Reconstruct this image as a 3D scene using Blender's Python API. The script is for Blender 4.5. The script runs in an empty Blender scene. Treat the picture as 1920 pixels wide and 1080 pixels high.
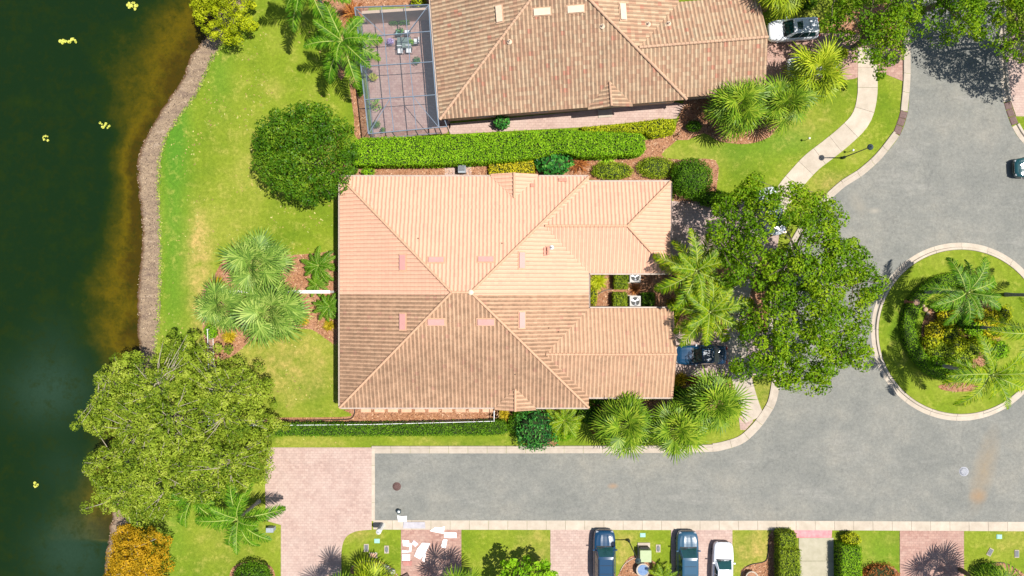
import bpy, bmesh, math, random
import numpy as np
from mathutils import Vector, Matrix, noise as mnoise

# ------------------------------------------------------------------ camera, sky, sun, exposure
scene = bpy.context.scene
COL = scene.collection
H = 62.0            # drone height in metres
S = 20.0            # photograph pixels per metre on the ground
cam_d = bpy.data.cameras.new("camera")
cam_d.sensor_width = 36.0
cam_d.lens = 36.0 * H / 96.0
cam_d.clip_start = 0.5
cam_d.clip_end = 2000.0
cam = bpy.data.objects.new("camera", cam_d)
cam.location = (0, 0, H)
COL.objects.link(cam)
scene.camera = cam

SUN_EL, SUN_AZ = math.radians(67), math.radians(0)      # sun stands over +x, shadows fall to -x
world = bpy.data.worlds.new("World")
scene.world = world
world.use_nodes = True
wn, wl = world.node_tree.nodes, world.node_tree.links
wn.clear()
w_out = wn.new("ShaderNodeOutputWorld")
w_bg = wn.new("ShaderNodeBackground")
w_sky = wn.new("ShaderNodeTexSky")
w_sky.sky_type = 'NISHITA'
w_sky.sun_disc = False
w_sky.sun_elevation = SUN_EL
w_sky.sun_rotation = math.radians(90)
w_sky.altitude = 10
w_bg.inputs[1].default_value = 0.078
wl.new(w_sky.outputs[0], w_bg.inputs[0])
wl.new(w_bg.outputs[0], w_out.inputs[0])

sun_d = bpy.data.lights.new("sun", 'SUN')
sun_d.energy = 4.6
sun_d.angle = math.radians(0.53)
sun_d.color = (1.0, 0.955, 0.88)
sun = bpy.data.objects.new("sun", sun_d)
sdir = Vector((math.cos(SUN_EL) * math.cos(SUN_AZ), math.cos(SUN_EL) * math.sin(SUN_AZ), math.sin(SUN_EL)))
sun.rotation_euler = sdir.to_track_quat('Z', 'Y').to_euler()
sun.location = (30, 0, 70)
COL.objects.link(sun)

vs = scene.view_settings
vs.view_transform = 'Standard'
vs.look = 'None'
vs.gamma = 1.0
vs.exposure = 0.68
vs.use_curve_mapping = False
scene.cycles.max_bounces = 6
scene.cycles.transparent_max_bounces = 12
scene.cycles.use_denoising = True

# ------------------------------------------------------------------ helpers
def W(px, py, h=0.0):
    k = (1 - h / H) / S
    return ((px - 960) * k, (540 - py) * k, h)

def W2(px, py, h=0.0):
    return W(px, py, h)[:2]

def tag(o, label=None, cat=None, group=None, kind=None):
    if label: o['label'] = label
    if cat: o['category'] = cat
    if group: o['group'] = group
    if kind: o['kind'] = kind
    return o

def empty(name, loc, label, cat, group=None, rz=0):
    o = bpy.data.objects.new(name, None)
    o.empty_display_size = 0.3
    COL.objects.link(o)
    o.location = loc
    o.rotation_euler = (0, 0, rz)
    return tag(o, label, cat, group)

def link(name, me, parent=None, loc=None, rot=None, sc=None):
    o = bpy.data.objects.new(name, me)
    COL.objects.link(o)
    if parent: o.parent = parent
    if loc is not None: o.location = loc
    if rot is not None: o.rotation_euler = rot
    if sc is not None: o.scale = sc
    return o

def mesh_np(name, V, F, mats, fattr=None, vattr=None, midx=None, smooth=False):
    V = np.asarray(V, dtype=np.float32); F = np.asarray(F, dtype=np.int32)
    n, k = F.shape
    me = bpy.data.meshes.new(name)
    me.vertices.add(len(V)); me.vertices.foreach_set('co', V.ravel())
    me.loops.add(n * k); me.loops.foreach_set('vertex_index', F.ravel())
    me.polygons.add(n)
    me.polygons.foreach_set('loop_start', np.arange(0, n * k, k, dtype=np.int32))
    me.polygons.foreach_set('loop_total', np.full(n, k, dtype=np.int32))
    if midx is not None: me.polygons.foreach_set('material_index', np.asarray(midx, dtype=np.int32))
    me.polygons.foreach_set('use_smooth', np.full(n, bool(smooth)))
    me.update(calc_edges=True)
    for m in mats: me.materials.append(m)
    for d, dom in ((fattr, 'FACE'), (vattr, 'POINT')):
        if d:
            for a, arr in d.items():
                at = me.attributes.new(a, 'FLOAT', dom)
                at.data.foreach_set('value', np.asarray(arr, dtype=np.float32))
    return me

class MB:
    """collects shapes into one mesh"""
    def __init__(s): s.v = []; s.f = []; s.m = []; s.sm = []
    def add(s, vs_, fs, mi=0, smooth=False):
        b = len(s.v); s.v += [tuple(p) for p in vs_]
        for f in fs: s.f.append(tuple(b + i for i in f)); s.m.append(mi); s.sm.append(smooth)
    def box(s, c, d, rz=0, mi=0, M=None):
        x, y, z = [q / 2 for q in d]
        P = [Vector((a * x, b * y, e * z)) for e in (-1, 1) for b in (-1, 1) for a in (-1, 1)]
        R = Matrix.Rotation(rz, 3, 'Z') if M is None else M
        s.add([R @ p + Vector(c) for p in P], [(0, 2, 3, 1), (4, 5, 7, 6), (0, 1, 5, 4), (2, 6, 7, 3), (0, 4, 6, 2), (1, 3, 7, 5)], mi)
    def bar(s, a, b, w, h=None, mi=0):
        a, b = Vector(a), Vector(b); h = h or w
        d = b - a; L = d.length
        if L < 1e-6: return
        s.box((a + b) / 2, (L, w, h), mi=mi, M=d.to_track_quat('X', 'Z').to_matrix())
    def tube(s, pts, rad, n=8, mi=0, cap=True):
        pts = [Vector(p) for p in pts]
        if not hasattr(rad, '__len__'): rad = [rad] * len(pts)
        rings = []
        for i, p in enumerate(pts):
            t = (pts[min(i + 1, len(pts) - 1)] - pts[max(i - 1, 0)]).normalized()
            q = t.to_track_quat('Z', 'X')
            rings.append([p + q @ Vector((rad[i] * math.cos(2 * math.pi * k / n), rad[i] * math.sin(2 * math.pi * k / n), 0)) for k in range(n)])
        fs = [(i * n + k, i * n + (k + 1) % n, (i + 1) * n + (k + 1) % n, (i + 1) * n + k) for i in range(len(pts) - 1) for k in range(n)]
        s.add([v for r in rings for v in r], fs, mi, True)
        if cap:
            s.add(rings[-1], [tuple(range(n))], mi); s.add(rings[0], [tuple(reversed(range(n)))], mi)
    def lathe(s, prof, c=(0, 0, 0), n=16, mi=0, smooth=True):
        V = [(c[0] + r * math.cos(2 * math.pi * k / n), c[1] + r * math.sin(2 * math.pi * k / n), c[2] + z) for r, z in prof for k in range(n)]
        s.add(V, [(i * n + k, i * n + (k + 1) % n, (i + 1) * n + (k + 1) % n, (i + 1) * n + k) for i in range(len(prof) - 1) for k in range(n)], mi, smooth)
        s.add(V[-n:], [tuple(range(n))], mi); s.add(V[:n], [tuple(reversed(range(n)))], mi)
    def prism(s, poly, z0, z1, mi=0):
        a = sum(poly[i][0] * poly[(i + 1) % len(poly)][1] - poly[(i + 1) % len(poly)][0] * poly[i][1] for i in range(len(poly)))
        if a < 0: poly = poly[::-1]
        n = len(poly)
        s.add([(p[0], p[1], z0) for p in poly] + [(p[0], p[1], z1) for p in poly],
              [tuple(range(n, 2 * n)), tuple(reversed(range(n)))] + [(i, (i + 1) % n, n + (i + 1) % n, n + i) for i in range(n)], mi)
    def mesh(s, name, mats):
        me = bpy.data.meshes.new(name)
        me.from_pydata(s.v, [], s.f)
        for m in (mats if isinstance(mats, (list, tuple)) else [mats]): me.materials.append(m)
        me.polygons.foreach_set('material_index', s.m)
        me.polygons.foreach_set('use_smooth', s.sm)
        me.update()
        return me
    def build(s, name, mats, parent=None, **k):
        return link(name, s.mesh(name, mats), parent, **k)

def smooth_path(P, n=8, closed=False):
    """Catmull-Rom through 2-D points"""
    P = [np.array(p, float) for p in P]; out = []
    N = len(P)
    for i in range(N if closed else N - 1):
        if closed: a, b, c, d = P[(i - 1) % N], P[i], P[(i + 1) % N], P[(i + 2) % N]
        else: a, b, c, d = P[max(i - 1, 0)], P[i], P[i + 1], P[min(i + 2, N - 1)]
        for k in range(n):
            t = k / n
            out.append(tuple(0.5 * ((2 * b) + (-a + c) * t + (2 * a - 5 * b + 4 * c - d) * t * t + (-a + 3 * b - 3 * c + d) * t ** 3)))
    if not closed: out.append(tuple(P[-1]))
    return out

def in_poly(X, Y, poly):
    ins = np.zeros(len(X), bool); n = len(poly)
    for i in range(n):
        x0, y0 = poly[i]; x1, y1 = poly[(i + 1) % n]
        c = ((y0 > Y) != (y1 > Y))
        with np.errstate(divide='ignore', invalid='ignore'):
            c &= X < (x1 - x0) * (Y - y0) / (y1 - y0 + 1e-12) + x0
        ins ^= c
    return ins

def dist_poly(X, Y, poly, closed=True):
    D = np.full(len(X), 1e9); n = len(poly)
    for i in range(n if closed else n - 1):
        a = np.array(poly[i]); b = np.array(poly[(i + 1) % n]); d = b - a
        t = np.clip(((X - a[0]) * d[0] + (Y - a[1]) * d[1]) / (d @ d + 1e-12), 0, 1)
        D = np.minimum(D, np.hypot(X - a[0] - t * d[0], Y - a[1] - t * d[1]))
    return D

# ------------------------------------------------------------------ materials
def nt(name):
    m = bpy.data.materials.new(name); m.use_nodes = True
    n = m.node_tree.nodes; l = m.node_tree.links
    return m, n, l, n['Principled BSDF']

def _noise(n, l, vec, scale, detail=4, rough=0.6):
    t = n.new('ShaderNodeTexNoise'); t.inputs['Scale'].default_value = scale
    t.inputs['Detail'].default_value = detail; t.inputs['Roughness'].default_value = rough
    l.new(vec, t.inputs['Vector']); return t.outputs['Fac']

def _ramp(n, l, fac, stops):
    r = n.new('ShaderNodeValToRGB'); e = r.color_ramp.elements
    while len(e) > 1: e.remove(e[-1])
    e[0].position = stops[0][0]; e[0].color = (*stops[0][1], 1)
    for p, c in stops[1:]:
        x = e.new(p); x.color = (*c, 1)
    l.new(fac, r.inputs[0]); return r.outputs[0]

def _mix(n, l, fac, a, b, mode='MIX'):
    m = n.new('ShaderNodeMix'); m.data_type = 'RGBA'; m.blend_type = mode
    if isinstance(fac, (int, float)): m.inputs[0].default_value = fac
    else: l.new(fac, m.inputs[0])
    for i, v in ((6, a), (7, b)):
        if isinstance(v, tuple): m.inputs[i].default_value = (*v, 1)
        else: l.new(v, m.inputs[i])
    return m.outputs[2]

def _math(n, l, op, a, b=None, clamp=False):
    m = n.new('ShaderNodeMath'); m.operation = op; m.use_clamp = clamp
    for i, v in ((0, a), (1, b)):
        if v is None: continue
        if isinstance(v, (int, float)): m.inputs[i].default_value = v
        else: l.new(v, m.inputs[i])
    return m.outputs[0]

def _bump(n, l, bs, h, strength, dist=0.02):
    b = n.new('ShaderNodeBump'); b.inputs['Strength'].default_value = strength; b.inputs['Distance'].default_value = dist
    l.new(h, b.inputs['Height']); l.new(b.outputs[0], bs.inputs['Normal'])

def _attr(n, name, inst=False):
    a = n.new('ShaderNodeAttribute'); a.attribute_name = name; return a.outputs['Fac']

def mat(name, c, c2=None, scale=3.0, rough=0.8, metal=0.0, bump=0.0, bscale=20, rnd=0.0, spec=0.3, coat=0.0):
    m, n, l, b = nt(name)
    g = n.new('ShaderNodeNewGeometry').outputs['Position']
    b.inputs['Roughness'].default_value = rough; b.inputs['Metallic'].default_value = metal
    b.inputs['Specular IOR Level'].default_value = spec; b.inputs['Coat Weight'].default_value = coat
    col = None
    if c2 is not None:
        f = _noise(n, l, g, scale, 6, 0.65)
        col = _ramp(n, l, f, [(0.32, c), (0.68, c2)])
    if rnd:
        oi = n.new('ShaderNodeObjectInfo').outputs['Random']
        k = _math(n, l, 'ADD', _math(n, l, 'MULTIPLY', oi, 2 * rnd), 1 - rnd)
        cc = n.new('ShaderNodeCombineXYZ')
        for i in range(3): l.new(k, cc.inputs[i])
        col = _mix(n, l, 1.0, col if col else c, cc.outputs[0], 'MULTIPLY')
    if col: l.new(col, b.inputs['Base Color'])
    else: b.inputs['Base Color'].default_value = (*c, 1)
    if bump: _bump(n, l, b, _noise(n, l, g, bscale, 4), bump)
    return m

def leafmat(name, dark, mid, light, trans=0.3, rough=0.55, patch=0.5):
    """foliage: colour differs leaf by leaf and slowly across the plant"""
    m, n, l, b = nt(name)
    g = n.new('ShaderNodeNewGeometry').outputs['Position']
    r = _attr(n, 'rnd')
    oi = n.new('ShaderNodeObjectInfo').outputs['Random']
    f = _noise(n, l, g, patch, 3)
    f = _math(n, l, 'ADD', _math(n, l, 'MULTIPLY', r, 0.62), _math(n, l, 'MULTIPLY', f, 0.45))
    f = _math(n, l, 'ADD', f, _math(n, l, 'MULTIPLY', oi, 0.12))
    f = _math(n, l, 'SUBTRACT', f, 0.10, True)
    col = _ramp(n, l, f, [(0.12, dark), (0.5, mid), (0.92, light)])
    l.new(col, b.inputs['Base Color']); b.inputs['Roughness'].default_value = rough
    b.inputs['Specular IOR Level'].default_value = 0.12
    t = n.new('ShaderNodeBsdfTranslucent'); l.new(_mix(n, l, 1.0, col, (1.25, 1.15, 0.5), 'MULTIPLY'), t.inputs[0])
    mx = n.new('ShaderNodeMixShader'); mx.inputs[0].default_value = trans
    out = n['Material Output']
    l.new(b.outputs[0], mx.inputs[1]); l.new(t.outputs[0], mx.inputs[2]); l.new(mx.outputs[0], out.inputs[0])
    return m

MT = {}
MT['concrete'] = mat('concrete', (0.33, 0.28, 0.225), (0.42, 0.36, 0.295), 1.3, 0.85, bump=0.3, bscale=30, rnd=0.06)
MT['concrete_white'] = mat('pale_concrete', (0.36, 0.305, 0.24), (0.46, 0.395, 0.32), 1.1, 0.85, bump=0.2, rnd=0.05)
MT['white'] = mat('white_paint', (0.72, 0.71, 0.68), (0.62, 0.60, 0.57), 4, 0.5)
MT['gutter'] = mat('chalky_gutter', (0.50, 0.42, 0.36), (0.38, 0.30, 0.25), 3, 0.6)
MT['ac_case'] = mat('faded_ac_enamel', (0.46, 0.45, 0.43), (0.36, 0.35, 0.33), 4, 0.6)
MT['white_metal'] = mat('white_metal', (0.68, 0.69, 0.70), rough=0.4, spec=0.5)
MT['frame_grey'] = mat('grey_aluminium', (0.13, 0.17, 0.22), rough=0.45, spec=0.5)
MT['black'] = mat('black_plastic', (0.012, 0.013, 0.014), rough=0.5)
MT['dark_metal'] = mat('dark_metal', (0.03, 0.05, 0.055), rough=0.45, spec=0.5)
MT['grey_metal'] = mat('grey_metal', (0.22, 0.25, 0.28), (0.3, 0.33, 0.36), 6, 0.5)
MT['stucco'] = mat('peach_stucco', (0.48, 0.33, 0.23), (0.54, 0.38, 0.27), 2, 0.9, bump=0.3, bscale=60)
MT['soffit'] = mat('tan_soffit', (0.42, 0.27, 0.19), rough=0.8)
MT['fascia'] = mat('brown_fascia', (0.20, 0.12, 0.075), (0.26, 0.16, 0.10), 5, 0.7)
MT['glass'] = mat('window_glass', (0.02, 0.035, 0.045), rough=0.06, spec=0.9)
MT['car_glass'] = mat('tinted_car_glass', (0.006, 0.035, 0.038), (0.012, 0.06, 0.055), 2.0, rough=0.05, spec=1.0)
MT['rubber'] = mat('tyre_rubber', (0.015, 0.015, 0.016), rough=0.85)
MT['rim'] = mat('alloy_rim', (0.42, 0.43, 0.45), rough=0.3, metal=0.8)
MT['lamp_lens'] = mat('lamp_lens', (0.3, 0.32, 0.35), rough=0.1, spec=0.8)
MT['red_lens'] = mat('red_lens', (0.35, 0.01, 0.01), rough=0.15, spec=0.8)
MT['bark'] = mat('grey_brown_bark', (0.10, 0.075, 0.05), (0.2, 0.16, 0.12), 7, 0.9, bump=0.6, bscale=25)
MT['pale_bark'] = mat('pale_bark', (0.30, 0.26, 0.19), (0.38, 0.33, 0.25), 7, 0.9, bump=0.5, bscale=25)
MT['palm_trunk'] = mat('grey_palm_trunk', (0.20, 0.19, 0.19), (0.33, 0.31, 0.30), 5, 0.9, bump=0.5, bscale=18)
MT['boot_trunk'] = mat('brown_palm_trunk', (0.10, 0.07, 0.045), (0.24, 0.17, 0.10), 9, 0.95, bump=0.8, bscale=18)
MT['pink_vent'] = mat('pink_vent_paint', (0.48, 0.245, 0.215), (0.52, 0.27, 0.24), 3, 0.6)
MT['cream_vent'] = mat('cream_vent_paint', (0.56, 0.42, 0.30), (0.62, 0.48, 0.35), 3, 0.6)
MT['foam'] = mat('white_board', (0.86, 0.86, 0.87), (0.82, 0.82, 0.84), 3, 0.7)
MT['terracotta'] = mat('terracotta', (0.33, 0.12, 0.06), (0.4, 0.17, 0.09), 6, 0.8)
MT['sandstone'] = mat('tan_paver', (0.52, 0.30, 0.19), (0.60, 0.37, 0.25), 3, 0.85, rnd=0.08)
MT['util_green'] = mat('pale_green_enamel', (0.30, 0.36, 0.20), (0.34, 0.40, 0.23), 4, 0.5)
MT['teal_lid'] = mat('teal_plastic', (0.22, 0.45, 0.38), (0.3, 0.5, 0.43), 4, 0.6)
MT['lid_grey'] = mat('dark_grey_lid', (0.09, 0.10, 0.11), (0.16, 0.17, 0.18), 9, 0.7)
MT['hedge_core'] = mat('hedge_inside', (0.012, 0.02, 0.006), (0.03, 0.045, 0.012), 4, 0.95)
MT['drain'] = mat('rusty_brown_iron', (0.085, 0.045, 0.04), (0.13, 0.08, 0.07), 9, 0.8)

# foliage
LF = {
 'oak': leafmat('oak_leaf', (0.010, 0.050, 0.001), (0.120, 0.245, 0.004), (0.36, 0.46, 0.014), 0.30),
 'olive': leafmat('pale_olive_leaf', (0.045, 0.105, 0.006), (0.255, 0.345, 0.024), (0.54, 0.56, 0.11), 0.30),
 'dark': leafmat('glossy_dark_leaf', (0.005, 0.035, 0.002), (0.060, 0.15, 0.005), (0.24, 0.34, 0.02), 0.15, 0.4),
 'lime': leafmat('yellow_green_leaf', (0.125, 0.175, 0.004), (0.375, 0.438, 0.007), (0.625, 0.625, 0.037), 0.3),
 'yellow': leafmat('bright_yellow_leaf', (0.184, 0.196, 0.005), (0.552, 0.494, 0.014), (0.850, 0.759, 0.057), 0.3),
 'hedge': leafmat('fresh_green_hedge_leaf', (0.056, 0.160, 0.005), (0.192, 0.392, 0.008), (0.384, 0.592, 0.026), 0.25, patch=0.6),
 'hedge_dark': leafmat('deep_green_hedge_leaf', (0.022, 0.080, 0.004), (0.080, 0.189, 0.006), (0.174, 0.319, 0.017), 0.25, patch=0.6),
 'box': leafmat('box_leaf', (0.075, 0.135, 0.006), (0.240, 0.330, 0.015), (0.480, 0.570, 0.045), 0.25),
 'emerald': leafmat('emerald_leaf', (0.007, 0.065, 0.016), (0.039, 0.195, 0.026), (0.156, 0.390, 0.065), 0.2, 0.4),
 'orange': leafmat('orange_leaf', (0.14, 0.13, 0.006), (0.46, 0.28, 0.010), (0.70, 0.44, 0.03), 0.3),
 'croton': leafmat('orange_yellow_leaf', (0.12, 0.10, 0.004), (0.40, 0.30, 0.012), (0.62, 0.48, 0.03), 0.3),
 'rust': leafmat('rust_red_leaf', (0.110, 0.033, 0.011), (0.330, 0.110, 0.028), (0.550, 0.264, 0.066), 0.25),
 'queen': leafmat('queen_palm_leaflet', (0.018, 0.08, 0.004), (0.085, 0.22, 0.008), (0.26, 0.42, 0.03), 0.35, 0.4),
 'queen_yel': leafmat('yellow_green_palm_leaflet', (0.035, 0.11, 0.003), (0.17, 0.30, 0.006), (0.46, 0.50, 0.02), 0.35, 0.4),  # yellow green leaflet colour
 'fan_grey': leafmat('grey_green_fan_leaf', (0.02, 0.07, 0.012), (0.14, 0.24, 0.032), (0.42, 0.50, 0.12), 0.12, 0.4),
 'fan': leafmat('green_fan_leaf', (0.018, 0.060, 0.003), (0.12, 0.22, 0.010), (0.42, 0.49, 0.045), 0.14, 0.4),
 'fan_yel': leafmat('yellow_green_fan_leaf', (0.04, 0.09, 0.003), (0.24, 0.32, 0.010), (0.60, 0.62, 0.05), 0.16, 0.4),
}
# ------------------------------------------------------------------ setting: lake, bank, lawn
SHORE = [(452, -300), (447, -60), (405, 15), (372, 75), (353, 100), (337, 143), (308, 187), (283, 227), (263, 263), (253, 293), (250, 320),
         (254, 360), (259, 410), (260, 460), (253, 527), (251, 577), (252, 627), (255, 653), (249, 720), (236, 790), (222, 870), (208, 950), (198, 1010), (190, 1080), (186, 1400)]
EDGE = [(505, -300), (500, -60), (455, 20), (412, 87), (390, 127), (370, 173), (337, 220), (313, 257), (302, 293), (298, 333),
        (298, 360), (301, 427), (302, 477), (300, 533), (298, 593), (293, 647), (286, 720), (272, 790), (258, 870), (244, 950), (236, 1010), (228, 1080), (224, 1400)]
def line_at(P, y):
    ys = [p[1] for p in P]; xs = [p[0] for p in P]
    return float(np.interp(y, ys, xs))
shore_s = smooth_path(SHORE, 8); edge_s = smooth_path(EDGE, 8)

def wob(v, s, a, seed=0): return a * (mnoise.noise(Vector((v * s, seed * 7.3, seed))))

# lawn sheet: columns start at the bank edge and run far past the frame
ys_px = list(np.concatenate([np.linspace(-6000, -330, 12), np.arange(-300, 1400, 10), np.linspace(1430, 7000, 12)]))
xs_t = list(np.concatenate([np.arange(0, 1900, 12), np.linspace(1960, 7000, 10)]))
V = []; dry = []; lush = []
BARE = [(372, 500, 22, 90, 1.0), (385, 600, 20, 70, .8), (375, 440, 20, 40, .5), (120 + 380, 700, 120, 60, .30), (560, 660, 80, 60, .25), (1560, 350, 40, 22, .9), (1500, 235, 60, 40, .3),
        (1010, 1030, 34, 60, .55), (1420, 1035, 50, 45, .9), (670, 1000, 34, 12, .9), (590, 829, 60, 8, .5), (850, 834, 90, 7, .35), (1670, 1010, 20, 10, .3), (1900, 1010, 40, 25, .4),
        (1420, 750, 30, 40, .6), (1590, 1010, 26, 12, .3), (1170, 1030, 25, 40, .7), (515, 165, 22, 14, .4), (450, 330, 60, 160, .18), (1330, 300, 60, 20, .2), (540, 700, 90, 70, .3), (420, 1010, 60, 60, .25)]
LUSH = [(325, 400, 30, 300, 1.0), (330, 230, 26, 90, .8), (410, 140, 26, 60, .7), (1480, 260, 60, 26, .7), (1390, 285, 90, 26, .5), (1800, 620, 150, 150, .3), (320, 980, 30, 90, .6), (1650, 1040, 40, 40, .5)]
def blob(L, x, y):
    s = 0.0
    for bx, by, rx, ry, a in L:
        q = ((x - bx) / rx) ** 2 + ((y - by) / ry) ** 2
        if q < 6: s += a * math.exp(-q)
    return s
for py in ys_px:
    x0 = line_at(edge_s, py) + wob(py, .12, 5, 1) + wob(py, .5, 2, 2)
    for t in xs_t:
        px = x0 + t
        x, y, z = W(px, py)
        V.append((x, y, 0.0 if t > 0 else -0.02)); dry.append(blob(BARE, px, py)); lush.append(blob(LUSH, px, py))
nx = len(xs_t); ny = len(ys_px)
F = [(r * nx + c, (r + 1) * nx + c, (r + 1) * nx + c + 1, r * nx + c + 1) for r in range(ny - 1) for c in range(nx - 1)]
m, n, l, b = nt('lawn_grass')
g = n.new('ShaderNodeNewGeometry').outputs['Position']
big = _noise(n, l, g, 0.13, 5, 0.62); mid = _noise(n, l, g, 0.8, 6, 0.75); fine = _noise(n, l, g, 3.2, 6, 0.85)
base = _ramp(n, l, big, [(0.30, (0.084, 0.148, 0.006)), (0.5, (0.148, 0.200, 0.012)), (0.70, (0.222, 0.240, 0.032))])
base = _mix(n, l, _math(n, l, 'MULTIPLY', _attr(n, 'lush'), 0.8, True), base, (0.070, 0.175, 0.012))
f1 = _math(n, l, 'MULTIPLY', _math(n, l, 'SUBTRACT', mid, 0.30, True), 2.4)
dr = _math(n, l, 'MULTIPLY', _attr(n, 'dry'), f1, True)
spots = _math(n, l, 'MULTIPLY', _math(n, l, 'SUBTRACT', mid, 0.53, True), 3.2, True)
base = _mix(n, l, spots, base, (0.31, 0.28, 0.06))
base = _mix(n, l, dr, base, (0.42, 0.28, 0.10))
k = _math(n, l, 'ADD', _math(n, l, 'MULTIPLY', fine, 1.5), 0.27)
cc = n.new('ShaderNodeCombineXYZ')
for i in range(3): l.new(k, cc.inputs[i])
l.new(_mix(n, l, 1.0, base, cc.outputs[0], 'MULTIPLY'), b.inputs['Base Color'])
b.inputs['Roughness'].default_value = 0.9; b.inputs['Specular IOR Level'].default_value = 0.15
_bump(n, l, b, _math(n, l, 'ADD', fine, _math(n, l, 'MULTIPLY', mid, 1.5)), 0.7, 0.05)
MT['lawn'] = m
lawn = link('lawn', mesh_np('lawn', V, F, [m], vattr={'dry': dry, 'lush': lush}, smooth=True))
tag(lawn, 'patchy green and yellowish mown lawn around the houses', kind='structure')

# bank: from grass edge down under the water
rows = [y for y in ys_px if -2500 < y < 3600]
V = []; prof = [(-0.02, 0.02), (0.03, -0.05), (0.25, -0.17), (0.5, -0.27), (0.75, -0.37), (0.93, -0.42), (1.0, -0.56), (1.2, -0.75), (2.5, -1.4)]
for py in np.concatenate([[-2500], np.arange(-300, 1400, 5), [3600]]):
    e = W(line_at(edge_s, py) + wob(py, .12, 5, 1) + wob(py, .5, 2, 2), py); s = W(line_at(shore_s, py) + wob(py, .3, 3, 5) + wob(py, .07, 4, 6), py)
    for i, (t, z) in enumerate(prof):
        V.append((e[0] + (s[0] - e[0]) * t, e[1], z + (0.05 * mnoise.noise(Vector((t * 4, py * .12, 0))) if 0 < i < 6 else 0)))
np_ = len(prof); nr = len(V) // np_
F = [(r * np_ + c, r * np_ + c + 1, (r + 1) * np_ + c + 1, (r + 1) * np_ + c) for r in range(nr - 1) for c in range(np_ - 1)]
vt = [prof[i % np_][0] for i in range(len(V))]
m, n, l, b = nt('bank_soil')
g = n.new('ShaderNodeNewGeometry').outputs['Position']
mp = n.new('ShaderNodeMapping'); mp.inputs['Scale'].default_value = (0.7, 2.6, 1); l.new(g, mp.inputs[0])
a1 = _noise(n, l, mp.outputs[0], 0.9, 8, 0.75); a2 = _noise(n, l, g, 7, 5, 0.75)
c1 = _ramp(n, l, a1, [(0.36, (0.17, 0.115, 0.085)), (0.47, (0.27, 0.195, 0.125)), (0.56, (0.34, 0.245, 0.15)), (0.68, (0.43, 0.33, 0.24))])
c1 = _mix(n, l, _ramp(n, l, a2, [(0.38, (0, 0, 0)), (0.62, (1, 1, 1))]), _mix(n, l, 0.5, c1, (0.13, 0.085, 0.065)), c1)
wet = _ramp(n, l, _attr(n, 't'), [(0.80, (0, 0, 0)), (0.93, (1, 1, 1))])
c1 = _mix(n, l, wet, c1, (0.115, 0.055, 0.018))
l.new(c1, b.inputs['Base Color']); b.inputs['Roughness'].default_value = 0.95
_bump(n, l, b, _math(n, l, 'ADD', a1, a2), 1.0, 0.08)
tag(link('lake_bank', mesh_np('lake_bank', V, F, [m], vattr={'t': vt}, smooth=True)), 'bare brown earth bank sloping to the lake', kind='structure')

# water surface: colour of the water changes with the depth of the shelf
V = []; dep = []; cloud_refl = []
CLOUD_REFL = [(95, 735, 75, 60, 1.0), (135, 1030, 70, 70, 1.1), (130, 880, 60, 50, .35), (100, 650, 50, 60, .3)]  # cloud reflections painted into the water colour as pale patches
xs = np.concatenate([np.linspace(-7000, -200, 10), np.arange(-150, 620, 10), [700, 900]])
ys = np.concatenate([np.linspace(-4000, -330, 10), np.arange(-300, 1400, 10), np.linspace(1430, 5000, 10)])
for py in ys:
    w_ = 60 + 24 * math.sin(py / 70.0) + 50 * max(0, 1 - abs(py - 50) / 200)
    sx = line_at(shore_s, py)
    for px in xs:
        x, y, _ = W(px, py, -0.5)
        V.append((x, y, -0.5)); dep.append(max(0.0, min(1.0, (sx - px) / (w_ * 1.55))) if py < 1020 else 1.0); cloud_refl.append(blob(CLOUD_REFL, px, py))
nx = len(xs)
F = [(r * nx + c, (r + 1) * nx + c, (r + 1) * nx + c + 1, r * nx + c + 1) for r in range(len(ys) - 1) for c in range(nx - 1)]
m, n, l, b = nt('murky_green_water')
g = n.new('ShaderNodeNewGeometry').outputs['Position']
d = _attr(n, 'depth'); nn = _noise(n, l, g, 0.32, 8, 0.72); n2 = _noise(n, l, g, 0.07, 3, 0.5)
dd = _math(n, l, 'ADD', d, _math(n, l, 'MULTIPLY', _math(n, l, 'SUBTRACT', nn, 0.5), 1.15))
c1 = _ramp(n, l, dd, [(0.02, (0.050, 0.030, 0.001)), (0.25, (0.098, 0.068, 0.001)), (0.50, (0.044, 0.040, 0.001)), (0.80, (0.010, 0.021, 0.002)), (1.0, (0.0055, 0.0165, 0.0035))])
c1 = _mix(n, l, _math(n, l, 'MULTIPLY', _attr(n, 'cloud_refl'), _math(n, l, 'ADD', n2, 0.45), True), c1, (0.020, 0.043, 0.026))
c1 = _mix(n, l, _math(n, l, 'MULTIPLY', _noise(n, l, g, 5, 2, .7), 0.5), c1, (0.006, 0.018, 0.007))
wd = _noise(n, l, g, 0.9, 6, 0.75)
c1 = _mix(n, l, _ramp(n, l, wd, [(0.50, (0, 0, 0)), (0.68, (0.6, 0.6, 0.6))]), c1, (0.012, 0.020, 0.002))
l.new(c1, b.inputs['Base Color']); b.inputs['Roughness'].default_value = 0.12; b.inputs['IOR'].default_value = 1.33; b.inputs['Specular IOR Level'].default_value = 0.22
_bump(n, l, b, _noise(n, l, g, 2.2, 4, 0.6), 0.10, 0.05)
tag(link('lake_water', mesh_np('lake_water', V, F, [m], vattr={'depth': dep, 'cloud_refl': cloud_refl}, smooth=True)), 'dark green lake water with golden shallows by the bank', kind='structure')

# ------------------------------------------------------------------ flat sheets and beds
def sheet(name, label, poly, z, m, thick=None, kind='structure'):
    mb = MB()
    P = [W2(*p) for p in poly]
    mb.prism(P, -0.10, z)
    o = mb.build(name, m); tag(o, label, kind=kind); return o

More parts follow.
